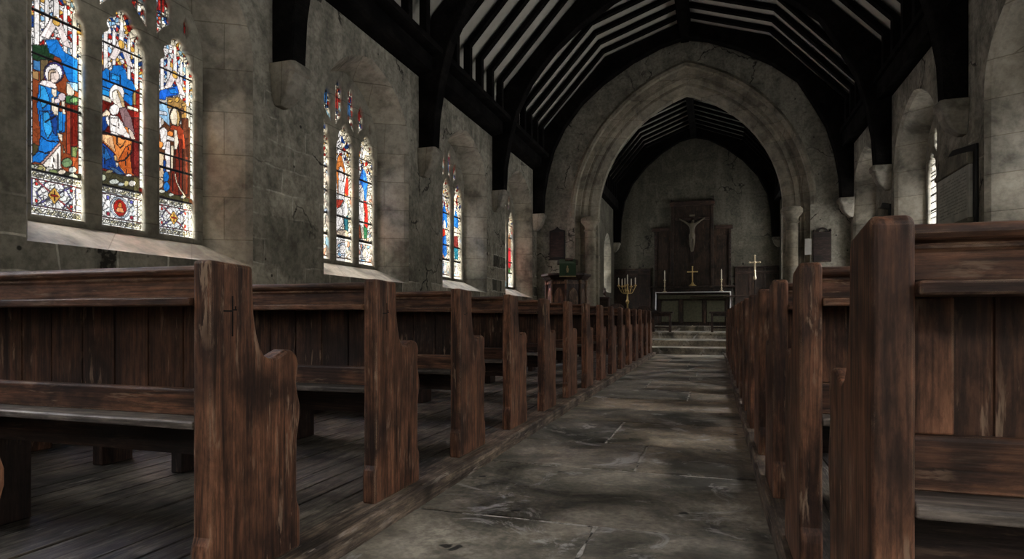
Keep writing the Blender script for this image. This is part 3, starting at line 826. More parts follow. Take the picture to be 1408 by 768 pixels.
def near_light_two():
    P = Paint(GW,GH,.0072,12); P.rect(0,GW,.37,GH,DRED); canopy(P, 1.46)
    L = 4.285
    dp, de, dl = P_(P, surveyed(130,80,7.684,L)); ep, ee, el = P_(P, surveyed(130,160,7.684,L))
    dp(BLU,(40,230),(75,110),(130,70),(178,105),(200,45),(270,38),(330,90),(352,185),(405,215),(442,290),(400,480),(320,420),(40,345))
    dp((.02,.27,.62),(60,285),(160,325),(170,380),(60,340)); dp((.02,.25,.6),(180,130),(270,165),(270,210),(180,190)); dl(BLK,.006,(270,120),(275,240)); dl(BLK,.006,(160,110),(165,200)); dl(BLK,.006,(50,250),(180,300)); dl(BLK,.005,(300,330),(410,380))
    dp((.70,.66,.5),(40,345),(180,400),(180,442),(40,395)); dp((.70,.66,.5),(348,470),(470,510),(470,540),(350,505))
    dp(DRED,(40,398),(175,445),(175,768),(40,768)); dp((.15,.012,.01),(345,505),(475,545),(475,790),(345,790))
    ep((.07,.008,.008),(385,-10),(475,-10),(475,620),(330,565)); dp((.20,.14,.05),(410,330),(440,330),(440,470),(405,460))
    de((.84,.78,.74),238,345,80,100); dp((.76,.68,.58),(185,330),(240,300),(290,380),(328,490),(258,502),(200,430)); dp((.52,.36,.18),(232,300),(262,315),(310,400),(328,490),(300,490))
    dp(MAU,(262,505),(332,488),(392,600),(432,790),(330,720)); 
    dp((.72,.56,.40),(58,720),(72,570),(130,510),(168,550),(160,590),(88,600),(78,735),(58,760)); dp(DBL,(84,590),(152,575),(165,650),(112,740),(80,740))
    dp((.80,.74,.70),(118,590),(152,580),(160,690),(130,660))
    ep(ORG,(78,160),(240,165),(402,240),(402,350),(342,420),(345,600),(258,520),(220,365),(78,225)); ep((.76,.44,.22),(78,158),(190,180),(222,350),(82,218)); ep((.48,.10,.02),(332,300),(392,265),(384,420),(402,580),(442,612),(342,582),(262,480),(252,440))
    ep((.70,.27,.07),(250,190),(330,230),(300,290),(250,260)); el(BLK,.006,(235,180),(235,260),(275,310),(310,280)); el(BLK,.007,(205,370),(240,455),(320,440),(400,350)); el((.3,.06,.01),.005,(330,440),(340,580)); el((.3,.06,.01),.005,(360,300),(350,420))
    ep(DBL,(40,235),(80,245),(205,360),(232,460),(335,592),(282,602),(130,532),(40,512)); ep((.02,.12,.34),(70,270),(130,320),(180,420),(120,440),(70,380)); ep((.05,.11,.22),(140,500),(220,520),(320,590),(260,595)); el(BLK,.005,(100,290),(110,480))
    ep((.58,.36,.16),(205,390),(235,385),(245,450),(215,440)); ep((.7,.65,.55),(225,455),(255,470),(250,520),(232,500))
    ep(ORG,(288,80),(352,88),(372,165),(318,140)); ep((.72,.60,.48),(362,95),(410,140),(435,220),(395,215),(370,170))
    de((.86,.80,.74),213,515,52,58); dp((.86,.80,.74),(168,572),(258,588),(322,690),(335,790),(180,790),(158,645)); ep((.86,.80,.74),(170,-10),(262,-10),(332,110),(382,190),(372,208),(170,125)); dl((.45,.3,.25),.005,(250,600),(260,690)); dl((.45,.3,.25),.005,(180,670),(260,710))
    ee((.80,.72,.66),365,600,32,16)
    ep((.045,.04,.02),(40,540),(330,608),(475,622),(475,780),(40,690))
    ee((.40,.42,.30),85,625,40,34); ee((.46,.48,.42),210,668,52,28); ee((.46,.50,.50),285,695,35,20); ee((.42,.36,.16),342,688,26,32); ee((.62,.58,.50),402,686,38,32); ee((.25,.20,.10),160,560,38,18)
    predella(P,1); side_borders(P,.43,1.5); bars(P,(1.245,1.735,2.225,2.575))
    return P.finish()
def near_light_three():
    P = Paint(GW,GH,.0072,13); P.rect(0,GW,.37,GH,(.10,.035,.015)); canopy(P, 1.40)
    L = 4.905
    fp, fe, fl_ = P_(P, surveyed(210,120,9.6,L)); gp, ge, gl = P_(P, surveyed(210,190,8.53,L))
    P.rect(0,GW,1.20,1.42,(.42,.40,.36))
    fp((.015,.12,.56),(60,60),(110,0),(200,-20),(330,-60),(352,60),(180,95),(170,135),(100,120)); fp((.02,.20,.62),(200,-10),(300,-20),(340,50),(250,50))
    fp(LBL,(50,195),(200,165),(232,480),(170,420),(50,330)); fp((.62,.66,.72),(50,260),(200,300),(200,340),(50,320)); fl_((.05,.14,.34),.006,(60,220),(190,270))
    fp((.32,.18,.055),(200,105),(340,85),(450,180),(452,385),(380,375),(320,250),(200,240)); fe(GLD,325,130,28,35); fe(GLD,235,145,28,20); fe((.2,.1,.05),390,280,30,40); fe((.45,.28,.1),410,200,26,24)
    fp((.06,.02,.012),(380,375),(480,375),(480,790),(400,790)); gp((.05,.016,.010),(260,-20),(425,-20),(425,665),(260,655))
    fp((.30,.045,.018),(250,465),(362,478),(412,540),(440,790),(318,790),(318,560),(228,522)); gp((.15,.022,.012),(285,-10),(345,-10),(350,640),(268,650),(200,600),(220,360),(262,300)); gp((.15,.03,.015),(385,190),(420,190),(420,640),(388,640)); gl((.04,.008,.006),.008,(300,20),(320,300),(310,620)); gl((.04,.008,.006),.008,(240,400),(240,600)); gl((.28,.07,.03),.008,(262,170),(270,380))
    fe((.05,.03,.015),305,350,80,125); fe((.78,.66,.48),298,355,62,112); fp((.50,.32,.12),(318,260),(355,310),(362,400),(345,480),(320,480),(330,380))
    fp(CRM,(288,520),(322,540),(348,700),(322,790),(288,790)); fe(ORG,230,585,46,42); fp((.80,.74,.68),(190,605),(292,640),(282,688),(183,652))
    gp((.76,.64,.46),(218,60),(250,60),(240,342),(218,342)); gp(PNK,(155,10),(212,10),(206,372),(165,372),(145,150)); gl((.76,.64,.46),.014,(265,390),(285,490),(330,580),(385,662))
    fe((.80,.76,.74),92,425,42,80); fp((.80,.74,.70),(92,530),(150,488),(202,540),(170,790),(128,790)); fe((.55,.48,.40),130,425,22,45); gp((.56,.42,.27),(40,110),(130,165),(132,470),(40,560)); ge((.74,.27,.06),90,48,40,40); gp((.30,.08,.03),(50,280),(92,300),(92,350),(50,340)); ge((.48,.36,.24),88,510,38,55); gl(BLK,.006,(50,430),(130,440))
    gp(DBL,(125,230),(160,240),(150,370),(130,370)); ge((.012,.14,.44),160,430,34,66); ge((.012,.14,.44),165,545,36,58)
    gp((.05,.045,.02),(40,575),(430,690),(430,740),(40,640)); ge((.55,.55,.45),110,600,40,22); ge((.45,.47,.38),220,640,30,20); ge((.5,.5,.42),360,668,28,20)
    predella(P,2); side_borders(P,.43,1.5); bars(P,(1.245,1.56,1.70,2.215,2.575))
    return P.finish()

def grisaille(seed, spec):
    """pale patterned light with a slim figure; spec: list of ('e'|'p'|'l', colour, numbers)"""
    P = Paint(GW,GH,.012,seed)
    P.mosaic(0,GW,0,GH,.05,[WHT,PNK,(.74,.76,.72),(.70,.64,.50),(.60,.30,.22),(.34,.42,.58)],[.50,.2,.13,.09,.04,.04])
    P.mosaic(0,GW,1.5,GH,.045,[WHT,CRM,RED,DBL,GLD],[.66,.12,.10,.06,.06])
    for k, c, a in spec:
        if k == 'e': P.ell(*a, c)
        elif k == 'p': P.poly(a, c)
        else: P.line(a, .014, c, lead=False)
    P.rect(0,GW,0,.37,(.78,.76,.72)); P.mosaic(0,GW,.05,.33,.06,[WHT,PNK,LBL,(.6,.3,.22)],[.6,.2,.12,.08])
    P.ell(.235,.19,.10,.10,(.62,.66,.74)); P.ell(.235,.19,.075,.075,WHT)
    P.line([(0,.37),(GW,.37)],.014,(.02,.016,.012)); P.line([(0,.055),(GW,.055)],.009,(.3,.10,.06)); P.line([(0,.325),(GW,.325)],.009,(.3,.10,.06))
    for s in (.035,GW-.035): P.line([(s,0),(s,1.7)],.009)
    for z in np.arange(.1,1.9,.1):
        P.line([(0,z),(.035,z)],.008); P.line([(GW-.035,z),(GW,z)],.008)
    bars(P,(1.25,1.55,1.88,2.22,2.56))
    return P.finish(cracks=.06,crack_amt=.5)
E_ = 'e'; G_ = 'p'
white_raised = [(G_,ORG,[(.05,1.42),(.12,1.60),(.22,1.62),(.36,1.40),(.38,1.05),(.30,1.0),(.10,1.02)]),(G_,(.50,.03,.02),[(.27,1.35),(.38,1.30),(.38,1.02),(.27,1.08)]),(E_,PNK,(.19,1.32,.075,.12)),(G_,WHT,[(.12,1.22),(.26,1.22),(.30,1.42),(.20,1.62),(.24,1.64),(.36,1.40),(.28,1.10),(.27,.92),(.12,.92)]),(G_,(.42,.05,.03),[(.05,.92),(.27,.95),(.12,.78),(.05,.82)]),(G_,WHT,[(.07,.78),(.20,.84),(.26,.60),(.10,.45),(.06,.5)]),(E_,WHT,(.30,.80,.07,.13)),(G_,(.02,.10,.14),[(.26,.66),(.38,.74),(.38,.48),(.28,.50)]),(G_,(.5,.40,.30),[(.06,.40),(.38,.40),(.34,.50),(.1,.46)])]
blue_crown = [(G_,(.03,.16,.55),[(.08,1.35),(.17,1.56),(.27,1.52),(.34,1.36),(.30,1.12),(.26,.98),(.20,1.22)]),(E_,WHT,(.16,1.12,.06,.13)),(G_,WHT,[(.06,1.0),(.20,1.0),(.24,.62),(.10,.52)]),(G_,(.46,.025,.02),[(.20,1.04),(.30,1.05),(.34,.88),(.33,.60),(.22,.62),(.25,.84)]),(G_,(.02,.10,.05),[(.20,.66),(.33,.60),(.31,.42),(.22,.44)]),(G_,(.20,.06,.03),[(.05,.40),(.16,.42),(.10,.64),(.05,.6)]),(G_,CRM,[(.16,.42),(.22,.42),(.16,.62),(.12,.62)])]
blue_robe = [(G_,(.02,.14,.50),[(.10,1.36),(.22,1.56),(.36,1.32),(.38,1.05),(.12,1.1)]),(E_,PNK,(.22,1.10,.07,.1)),(G_,(.48,.04,.02),[(.08,1.0),(.24,1.02),(.28,.86),(.1,.82)]),(G_,(.02,.12,.44),[(.10,.82),(.30,.90),(.36,.5),(.24,.42),(.12,.5)]),(G_,WHT,[(.06,.8),(.12,.8),(.12,.5),(.06,.5)])]
teal_robe = [(G_,(.02,.14,.50),[(.08,1.30),(.20,1.52),(.36,1.3),(.34,1.12),(.1,1.14)]),(E_,WHT,(.22,1.02,.07,.1)),(G_,(.12,.02,.02),[(.10,.92),(.32,.96),(.36,.7),(.1,.68)]),(G_,(.02,.16,.26),[(.10,.68),(.34,.7),(.34,.44),(.14,.42)])]
red_robe = [(E_,PNK,(.22,1.2,.07,.1)),(G_,(.20,.10,.06),[(.06,1.3),(.22,1.5),(.38,1.3),(.36,1.1),(.08,1.1)]),(G_,(.40,.02,.03),[(.10,1.08),(.34,1.1),(.38,.6),(.24,.5),(.1,.56)]),(G_,GRN,[(.1,.5),(.3,.52),(.3,.40),(.1,.40)])]
def clear_light():
    P = Paint(GW,GH,.012,55,(.74,.74,.78)); P.rect(0,GW,0,GH,(.74,.74,.78),False)
    for i, s in enumerate(np.arange(.0,GW,.094)):
        for z in np.arange(0,GH,.135):
            t = P.rs.uniform(.8,1.08); P.rect(s,s+.094,z,z+.135,(.68*t,.68*t,.72*t))
    for s in np.arange(.094,GW,.094): P.line([(s,0),(s,GH)],.013)
    for z in np.arange(0,GH,.135): P.line([(0,z),(GW,z)],.014)
    bars(P,(1.25,1.57,1.9,2.22,2.56))
    return P.finish(cracks=.5,crack_amt=0)
def upper_light(seed, clear=False):
    w, h = .18, .76
    P = Paint(w,h,.012,seed,(.74,.74,.78))
    if clear:
        for z in np.arange(0,h,.135): P.rect(0,w/2,z,z+.135,(.76,.75,.79)); P.rect(w/2,w,z,z+.135,(.72,.72,.76))
    else:
        P.mosaic(0,w,0,h,.034,[WHT,RED,DBL,LBL,(.5,.1,.05),PNK],[.46,.16,.12,.1,.06,.10])
        P.rect(.05,.13,.28,.48,(.30,.02,.02) if seed%2 else (.03,.13,.40))
        P.line([(.09,.02),(.09,h)],.008)
    P.line([(0,.25),(w,.25)],.012); P.line([(0,.45),(w,.45)],.012)
    return P.finish(cracks=.05,crack_amt=.3)

CLEAR = pane_mesh('leaded_pane', clear_light(), GW, GH)
UP_CLEAR = pane_mesh('upper_pane', upper_light(3,True), .18, .76)
UP = [pane_mesh('upper_pane', upper_light(20+i), .18, .76) for i in range(4)]
def gset(cols): return [pane_mesh('stained_pane', c, GW, GH) for c in cols]
DESIGN = {4.55: gset([near_light_one(), near_light_two(), near_light_three()]),
          8.30: gset([grisaille(31,blue_crown), grisaille(32,white_raised), grisaille(33,blue_crown)]),
          12.10: gset([grisaille(41,teal_robe), grisaille(42,blue_robe), grisaille(43,teal_robe)]),
          15.86: gset([grisaille(51,red_robe), grisaille(52,blue_robe), grisaille(53,red_robe)])}
wn = 0
def make_window(side, c):
    global wn
    wn += 1
    stained = side < 0 and c in DESIGN
    root = bpy.data.objects.new('window_%d' % wn, None); COL.objects.link(root)
    xw = XL if side < 0 else XR
    root.location = (xw, c, E); struct(root)
    t = bpy.data.objects.new('stone_tracery', TRAC); COL.objects.link(t); t.parent = root
    t.location = (side*.53, 0, 0)
    for i, lc in enumerate(LCEN):
        g = bpy.data.objects.new('stained_glass' if stained else 'leaded_glass', DESIGN[c][i] if stained else CLEAR)
        COL.objects.link(g); g.parent = root; g.location = (side*.50, lc, LIGHT_Z0-.01)
    for i, sc in enumerate((-.45,-.165,.165,.45)):
        g = bpy.data.objects.new('upper_glass', UP[i] if stained else UP_CLEAR)
        COL.objects.link(g); g.parent = root; g.location = (side*.50, sc, 2.86)
    for i, sc in enumerate((-.735,.735)):
        g = bpy.data.objects.new('upper_glass', UP[i] if stained else UP_CLEAR)
        COL.objects.link(g); g.parent = root; g.location = (side*.50, sc, 2.93); g.scale = (1,.6,.42)
    return root
for c in BAYS:
    make_window(-1, c)
for c in BAYS_R: make_window(1, c)
# chancel and west windows: leaded clear glass in stone frames; two unseen ones added for light
def simple_window(name, loc, rz, w, iw, zs, zsp, zap, nx):
    global wn
    wn += 1
    root = bpy.data.objects.new('window_%d' % wn, None); COL.objects.link(root); struct(root)
    root.location = loc; root.rotation_euler = (0,0,rz)
    lw = (2*iw-.1*(nx-1))/nx
    holes = []
    for i in range(nx):
        cx = -iw+lw/2+i*(lw+.1)
        zt = zsp + (zap-zsp)*(.55 if nx > 1 else .9)
        holes.append([(cx+lw/2*.94,zs+.05)] + [(cx+p[0],zsp-.1+p[1]) for p in arch_pts(lw/2*.94, zt-zsp+.02, 10)] + [(cx-lw/2*.94,zs+.05)])
    me = tracery_mesh(iw+.04, zs-.04, zsp, zap+.04, holes)
    t = bpy.data.objects.new('stone_tracery', me); COL.objects.link(t); t.parent = root
    for i in range(nx):
        cx = -iw+lw/2+i*(lw+.1); h = zap-zs
        P = Paint(lw,h,.02,70+i,(.74,.74,.78))
        for s in np.arange(0,lw,.11):
            for z in np.arange(0,h,.15):
                k = P.rs.uniform(.86,1.06); P.rect(s,s+.11,z,z+.15,(.74*k,.75*k,.78*k))
        g = bpy.data.objects.new('leaded_glass', pane_mesh('leaded_pane', P.finish(cracks=.6,crack_amt=0), lw, h))
        COL.objects.link(g); g.parent = root; g.location = (-.06, cx, zs)
    return root
simple_window('', (CHR+.55,22.35,0), PI, .95, .75, E+1.45, E+3.1, E+3.95, 2)
simple_window('', (CHR+.55,19.2,0), PI, .6, .45, E+1.45, E+3.1, E+3.95, 1)  # added opening hidden by the arch pier, lights the chancel roof
simple_window('', (CHL-.55,18.85,0), 0, .6, .45, E+1.45, E+3.1, E+3.95, 1)  # its added counterpart on the lancet side, also unseen
simple_window('', (CHL-.55,20.55,0), 0, .32, .17, E+1.05, E+1.8, E+2.06, 1)
simple_window('', (CHL-.55,22.45,0), 0, .75, .5, E+1.1, E+2.2, E+2.8, 1)
simple_window('', (XC,YW-.55,0), PI/2, 2.6, 2.4, E+.85, E+3.6, E+6.0, 5)

# ------------------------------------------------------------------ pews
PEW_PROFILE = [(-.014,0),(-.014,.14),(-.010,.165),(0,.19),(0,1.12),(.205,1.112),(.208,1.02),(.213,.94),(.226,.87),(.246,.815),(.27,.785),(.30,.772),(.33,.775),(.36,.788),(.395,.80),(.43,.797),(.458,.775),
               (.47,.74),(.462,.705),(.455,.67),(.466,.62),(.482,.57),(.482,.53),(.468,.48),(.460,.44),(.458,.22),(.462,.19),(.476,.165),(.48,.14),(.48,0)]
ROUND_PROFILE = [(-.012,0),(-.012,.14),(-.008,.165),(0,.19),(0,1.105),(.02,1.122),(.19,1.098),(.205,1.08),(.208,1.02),(.213,.94),(.226,.87),(.246,.815),(.27,.785),(.30,.772),(.33,.775),(.36,.788),(.395,.80),(.43,.797),(.458,.775),
               (.47,.74),(.462,.705),(.455,.67),(.466,.62),(.482,.57),(.482,.53),(.468,.48),(.460,.44),(.458,.22),(.462,.19),(.476,.165),(.48,.14),(.48,0)]
def pew_parts(side, L):
    """meshes of one pew; x runs from the aisle end towards the wall"""
    d = -1 if side < 0 else 1
    X = lambda a: d*a
    T = .075
    def span(a, b): return (min(X(a),X(b)), max(X(a),X(b)))
    out = []
    prof = PEW_PROFILE if side < 0 else ROUND_PROFILE
    for a, b in ((0,T),(L-T,L)):
        mb = MB(); mb.ngon_prism(prof, *span(a,b), 'x')
        out.append(('pew_end', mb, W_Z, .013 if side < 0 else .022, 2 if side < 0 else 3))
    s0, s1 = span(T, L-T)
    out.append(('top_rail', MB().ngon_prism([(.045,.994),(.045,1.052),(.038,1.060),(.046,1.066),(.030,1.074),(.024,1.088),(.032,1.101),(.055,1.106),(.10,1.104),(.112,1.09),(.112,.994)], s0, s1, 'x'), W_X, .003, 1))
    b0, b1 = span(T-.0, L-T)
    out.append(('book_ledge', MB().box(b0,b1,-.018,.15,.966,.9935), W_X, .005, 2))
    # vertical boarding with open joints
    P = []; x = T; w = .165
    front = []
    while x < L-T-.01:
        xe = min(x+w, L-T)
        front += [(X(x+.004),.125),(X(xe-.004),.125),(X(xe-.003),.134),(X(xe+.003),.134)]
        x = xe
    front = front[:-2]
    poly = front + [(X(L-T),.15),(X(T),.15)]
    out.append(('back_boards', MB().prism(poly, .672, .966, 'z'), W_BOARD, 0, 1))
    lz = .672 if side < 0 else .690
    out.append(('lower_rail', MB().ngon_prism([(.105,.5765),(.105,lz-.008),(.112,lz),(.155,lz),(.155,.5765)], s0, s1, 'x'), W_X, .003, 1))
    if side > 0:
        q0, q1 = span(T, T+.095)
        out.append(('stile', MB().box(q0,q1,.108,.124,.6905,.9655), W_Z, .004, 2))
    out.append(('seat', MB().ngon_prism([(.0,.548),(.0,.570),(.006,.576),(.445,.576),(.452,.570),(.452,.548)], s0, s1, 'x'), W_SEAT, .004, 2))
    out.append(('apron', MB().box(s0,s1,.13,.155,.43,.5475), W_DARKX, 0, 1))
    n = 2 if L > 2 else 1
    for i in range(n):
        xa = 1.42 if i == 0 else L-.9
        if L < 2: xa = L*.55
        q0, q1 = span(xa, xa+.085)
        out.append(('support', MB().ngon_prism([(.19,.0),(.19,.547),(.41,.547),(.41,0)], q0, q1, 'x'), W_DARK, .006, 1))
    return out
def make_pew(side, L, label):
    t = thing('church_pew', label, 'pew')
    for nm, mb, m, bv, sg in pew_parts(side, L):
        mb.build(nm, m, t, bevel=bv, seg=sg)
    return t
ORD = ['nearest row','second row','third row','fourth row','fifth row','sixth row','seventh row','eighth row','ninth row','tenth row','eleventh row','twelfth row','thirteenth row','fourteenth row','fifteenth row']
ORDW = ['first','second','third','fourth','fifth','sixth','seventh','eighth','ninth','tenth','eleventh','twelfth','thirteenth','fourteenth','fifteenth']
LFULL = 2.95
proto = short = None
for i in range(-1, 15):
    y = 1.67 + 1.078*i if i >= 0 else .56
    if i < 0: lab = 'brown oak pew barely in view, only the swelling of its arm showing'
    elif i == 0: lab = 'big worn oak pew under the figure window, small cross cut in its tall end'
    elif i < 12: lab = 'dark oak pew with scrolled end, %s in line beside the stained glass wall' % ORDW[i]
    else: lab = 'dark oak pew end beside the pulpit, %s in the line beside the stained glass wall' % ORDW[i]
    if i >= 13:
        p = short = make_pew(-1, 1.15, lab) if short is None else copy_tree(short)
    else:
        p = proto = make_pew(-1, LFULL, lab) if proto is None else copy_tree(proto)
    tag(p, lab, 'pew', 'pews beside the stained glass wall')
    p.location = (PL_X, y, PLAT+.001)
    if i == 0:
        first = [c for c in p.children if c.name.startswith('pew_end')][0]
        cr = MB(); cr.box(-.001,.0012,.098,.104,.86,1.0).box(-.001,.0012,.06,.098,.945,.951).box(-.001,.0012,.104,.122,.95,.955).box(-.001,.0012,.112,.118,.955,.965)
        mk = cr.build('carved_cross', IRON, first); mk['label'] = 'small dark cross cut into the pew end'
proto = None
for i in range(15):
    y = 1.345 + 1.06*i
    if i == 0: lab = 'closest big oak pew with round-shouldered end and panelled back, beside the clear windows'
    else: lab = 'dark oak pew with round-topped end, %s in line on the stone tablet side' % ORDW[i]
    p = proto = make_pew(1, 2.85, lab) if proto is None else copy_tree(proto)
    tag(p, lab, 'pew', 'pews on the stone tablet side')
    p.location = (PR_X, y, PLAT+.001)

# ------------------------------------------------------------------ pulpit and lectern
t = thing('pulpit', 'eight-sided carved oak pulpit standing by the chancel arch under the last stained window', 'pulpit', (-3.74,16.25,0))
A0 = math.radians(-77)
def octo(r, n=8): return [(r*math.cos(A0+2*PI*k/n), r*math.sin(A0+2*PI*k/n)) for k in range(n)]
MB().lathe([(.34,0),(.34,.12),(.26,.2),(.22,.6),(.3,.85),(.5,.98)], n=8, ang0=A0).build('pedestal', W_PULPIT, t)
MB().lathe([(.50,.981),(.50,2.0)], n=8, ang0=A0).build('drum', W_DARK, t)
MB().lathe([(.5,2.001),(.56,2.03),(.60,2.08),(.66,2.12),(.66,2.17),(.52,2.175)], n=8, ang0=A0).build('cornice', W_DARKX, t)
P8 = octo(.52)
for k in range(8):
    x, y = P8[k]
    MB().lathe([(.045,1.0),(.045,1.08),(.034,1.1),(.034,1.9),(.045,1.92),(.045,2.0)], (x,y,0), 8).build('corner_post', W_PULPIT, t)
for k in (6,7,0,1):
    a, b = Vector((*P8[k],0)), Vector((*P8[(k+1)%8],0)); mid = .5*(a+b); u = (b-a).normalized(); nrm = Vector((mid.x,mid.y,0)).normalized()
    half = .5*(b-a).length-.06
    mb = MB()
    arch = [(q[0]*half, 1.55+q[1]) for q in arch_pts(1.0,.26,8)]
    arch = [(half,1.1)] + arch + [(-half,1.1)]
    vs = [mid+nrm*(-.02)+u*p[0]+Vector((0,0,p[1])) for p in arch] + [mid+nrm*.004+u*p[0]*.94+Vector((0,0,1.1+(p[1]-1.1)*.96)) for p in arch]
    n = len(arch)
    mb.add(vs, [(i,(i+1)%n,n+(i+1)%n,n+i) for i in range(n)]+[tuple(range(n)),tuple(range(2*n-1,n-1,-1))])
    mb.build('arched_panel', W_PULPIT, t)
    mb = MB()
    for z in (1.05,1.93):
        vs = [mid+nrm*dn+u*(s*(half+.03))+Vector((0,0,z+dz)) for dn in (-.03,.01) for s in (-1,1) for dz in (-.03,.03)]
        mb.add(vs, [(0,1,3,2),(4,6,7,5),(0,4,5,1),(2,3,7,6),(1,5,7,3),(0,2,6,4)])
    mb.build('panel_rails', W_PULPIT, t)
t = thing('book_rest', 'sloping book rest on the pulpit edge draped with a green cloth', 'lectern', (-3.60,15.80,2.176), math.radians(13))
mb = MB(); mb.prism([(-.17,.19),(.17,.33),(.17,.36),(-.17,.22)], -.26, .26, 'x'); mb.build('sloping_desk', W_DARK, t)
MB().box(-.03,.03,.06,.12,0,.28).build('post', W_DARK, t)
cl = MB(); cl.ngon_prism([(-.185,-.11),(-.185,.235),(.175,.37),(.175,.362),(-.178,.222),(-.178,-.11)], -.205, .215, 'x')
cl = cl.build('green_fall', GREEN, t, bevel=.003)
MB().ngon_prism([(-.03,.0),(.03,.0),(.02,.03),(.035,.06),(.03,.11),(.012,.13),(.02,.16),(0,.18),(-.02,.16),(-.012,.13),(-.03,.11),(-.035,.06),(-.02,.03)], -.188, -.1855, 'y').build('embroidered_emblem', GOLDTHREAD, cl)
MB().box(-.205,.215,-.1885,-.1856,-.11,-.085).build('fringe', GOLDTHREAD, cl)
o = MB().ngon_prism([(-.10,.0),(.10,.0),(.10,.03),(-.10,.03)], -.07, .07, 'y').build('prayer_book', W_DARK, bevel=.006)
o.location = (-3.58,15.90,2.516); o.rotation_euler = (math.radians(22),0,math.radians(13)); tag(o, 'small dark book lying on top of the green-draped book rest', 'book')

# memorials and boards on the arch wall
t = thing('memorial_tablet', 'dark pointed memorial tablet on the arch wall above the pulpit', 'plaque', (-4.28,YA-.005,E+1.70))
MB().ngon_prism([(-.23,0),(.23,0),(.23,.80),(.08,.84),(0,.92),(-.08,.84),(-.23,.80)], -.035, 0, 'y').build('backing_slab', SLATE, t, bevel=.008)
MB().box(-.19,.19,-.045,-.0355,.05,.76).build('inscribed_face', BOARDBROWN, t, bevel=.006)
MB().box(-.25,.25,-.055,.0,-.04,-.0005).build('ledge', SLATE, t, bevel=.006)
t = thing('name_board', 'brown lettered board with a scrolled crest on the arch wall, beyond the round-topped pews', 'board', (2.60,YA-.005,E+1.42))
MB().box(-.21,.21,-.035,0,0,.76).build('board', BOARDBROWN, t, bevel=.008)
for k in range(5): MB().box(-.19,.19,-.041,-.0355,.06+.14*k,.17+.14*k).build('lettered_strip', BOARDBROWN, t, bevel=.004)
cr = MB(); cr.loft([[(r*math.cos(a),dy,.765+.10*math.sin(a)*r/.12) for a in np.linspace(0,PI,13)] for r, dy in ((.13,-.03),(.13,0),(.075,0),(.075,-.03),(.13,-.03))], False)
cr.build('scrolled_crest', BOARDBROWN, t)
for s in (-1,1): MB().lathe([(.02,.7605),(.028,.79),(.015,.815),(.005,.83)], (s*.19,-.018,0), 10).build('finial', BOARDBROWN, t)
for (x0,x1,z0,z1,lab) in ((2.20,2.36,1.61,2.02,'plain grey block of bare stone on the arch wall beside the brown crested board'),):
    o = MB().box(x0,x1,YA-.012,YA-.001,E+z0,E+z1).build('stone_block', PALE_STONE, bevel=.002); tag(o, lab, 'block')  # thin panel standing in for a light stone block in the wall

# big engraved tablets on the clear-glass wall
def tablet(loc, rz, w, h, label):
    t = thing('wall_tablet', label, 'plaque', loc, rz)
    k = w/1.0
    MB().ngon_prism([(-w/2-.01,-.20),(w/2+.10,-.20),(w/2+.10,h+.24),(-w*.12,h+.36),(-w*.3,h+.30),(-w/2-.01,h+.10)], 0, .03, 'x').build('slate_backing', SLATE, t, bevel=.006)
    MB().box(.031,.075,-w/2,w/2,0,h).build('engraved_panel', TABLET, t, bevel=.006)
    MB().ngon_prism([(-w/2-.02,h+.001),(w/2+.02,h+.001),(w/2+.02,h+.15),(-w*.1,h+.26),(-w*.26,h+.22),(-w/2-.02,h+.06)], .031, .11, 'x').build('pediment', STONE_T, t, bevel=.012)
    MB().box(.031,.10,-w/2-.03,w/2+.03,-.07,-.001).build('sill_moulding', STONE_T, t, bevel=.012)
    for s in (-1,1): MB().box(.031,.09,s*w*.33-.05,s*w*.33+.05,-.18,-.071).build('bracket', STONE_T, t, bevel=.02)
    return t
tablet((XR-.001,10.24,E+1.32), PI, 1.22, .70, 'large engraved grey stone tablet on black slate between two clear windows')
tablet((XR-.001,14.2,E+1.30), PI, .75, .66, 'dark gabled stone tablet just showing over the shoulder of the closest pew')

# ------------------------------------------------------------------ chancel furniture
z1, z2, z3, z4 = E-.83, E-.655, E-.45, E-.28
t = thing('cabinet', 'small dark cabinet inside the chancel arch, by the little lancet', 'cabinet', (-3.23,18.75,z1+.001))
MB().box(-.29,.25,-.2,.2,0,1.40).build('carcase', W_DARK, t, bevel=.01)
MB().box(-.33,.28,-.23,.23,1.401,1.46).build('top', W_DARKX, t, bevel=.012)
for s in (-1,1): MB().box(s*.12-.105,s*.12+.105,-.215,-.2005,.08,1.32).build('door', W_DARK, t, bevel=.005)
o = MB().lathe([(.05,0),(.05,.02),(.03,.05),(.05,.10),(.055,.15),(.03,.20),(.038,.24),(.02,.28)], n=12).build('carved_figure', W_DARK, smooth=True)
o.location = (-3.13,18.75,z1+1.462); tag(o, 'tiny dark carved figure standing on the small cabinet', 'statuette')
def chair(loc, rz, label, h=1.0):
    t = thing('clergy_chair', label, 'chair', loc, rz)
    MB().box(-.24,.24,-.22,.22,.42,.47).build('seat', W_DARKX, t, bevel=.01)
    for sx in (-1,1):
        MB().box(sx*.21-.025,sx*.21+.025,-.21,-.16,0,.4195).build('leg', W_DARK, t)
        MB().box(sx*.21-.025,sx*.21+.025,.17,.22,0,.4195).build('leg', W_DARK, t)
    MB().ngon_prism([(-.24,.4705),(.24,.4705)]+[(.24*math.cos(a),h-.16+.16*math.sin(a)) for a in np.linspace(0,PI,11)], .18, .22, 'y').build('backrest', W_DARK, t, bevel=.008)
    return t
chair((-2.87,19.55,z2+.001), PI, 'dark round-backed chair in the chancel next to the small cabinet', 1.10)
chair((-2.24,21.5,z3+.001), PI, 'dark round-backed chair between the branched candlestick and the altar', .88)
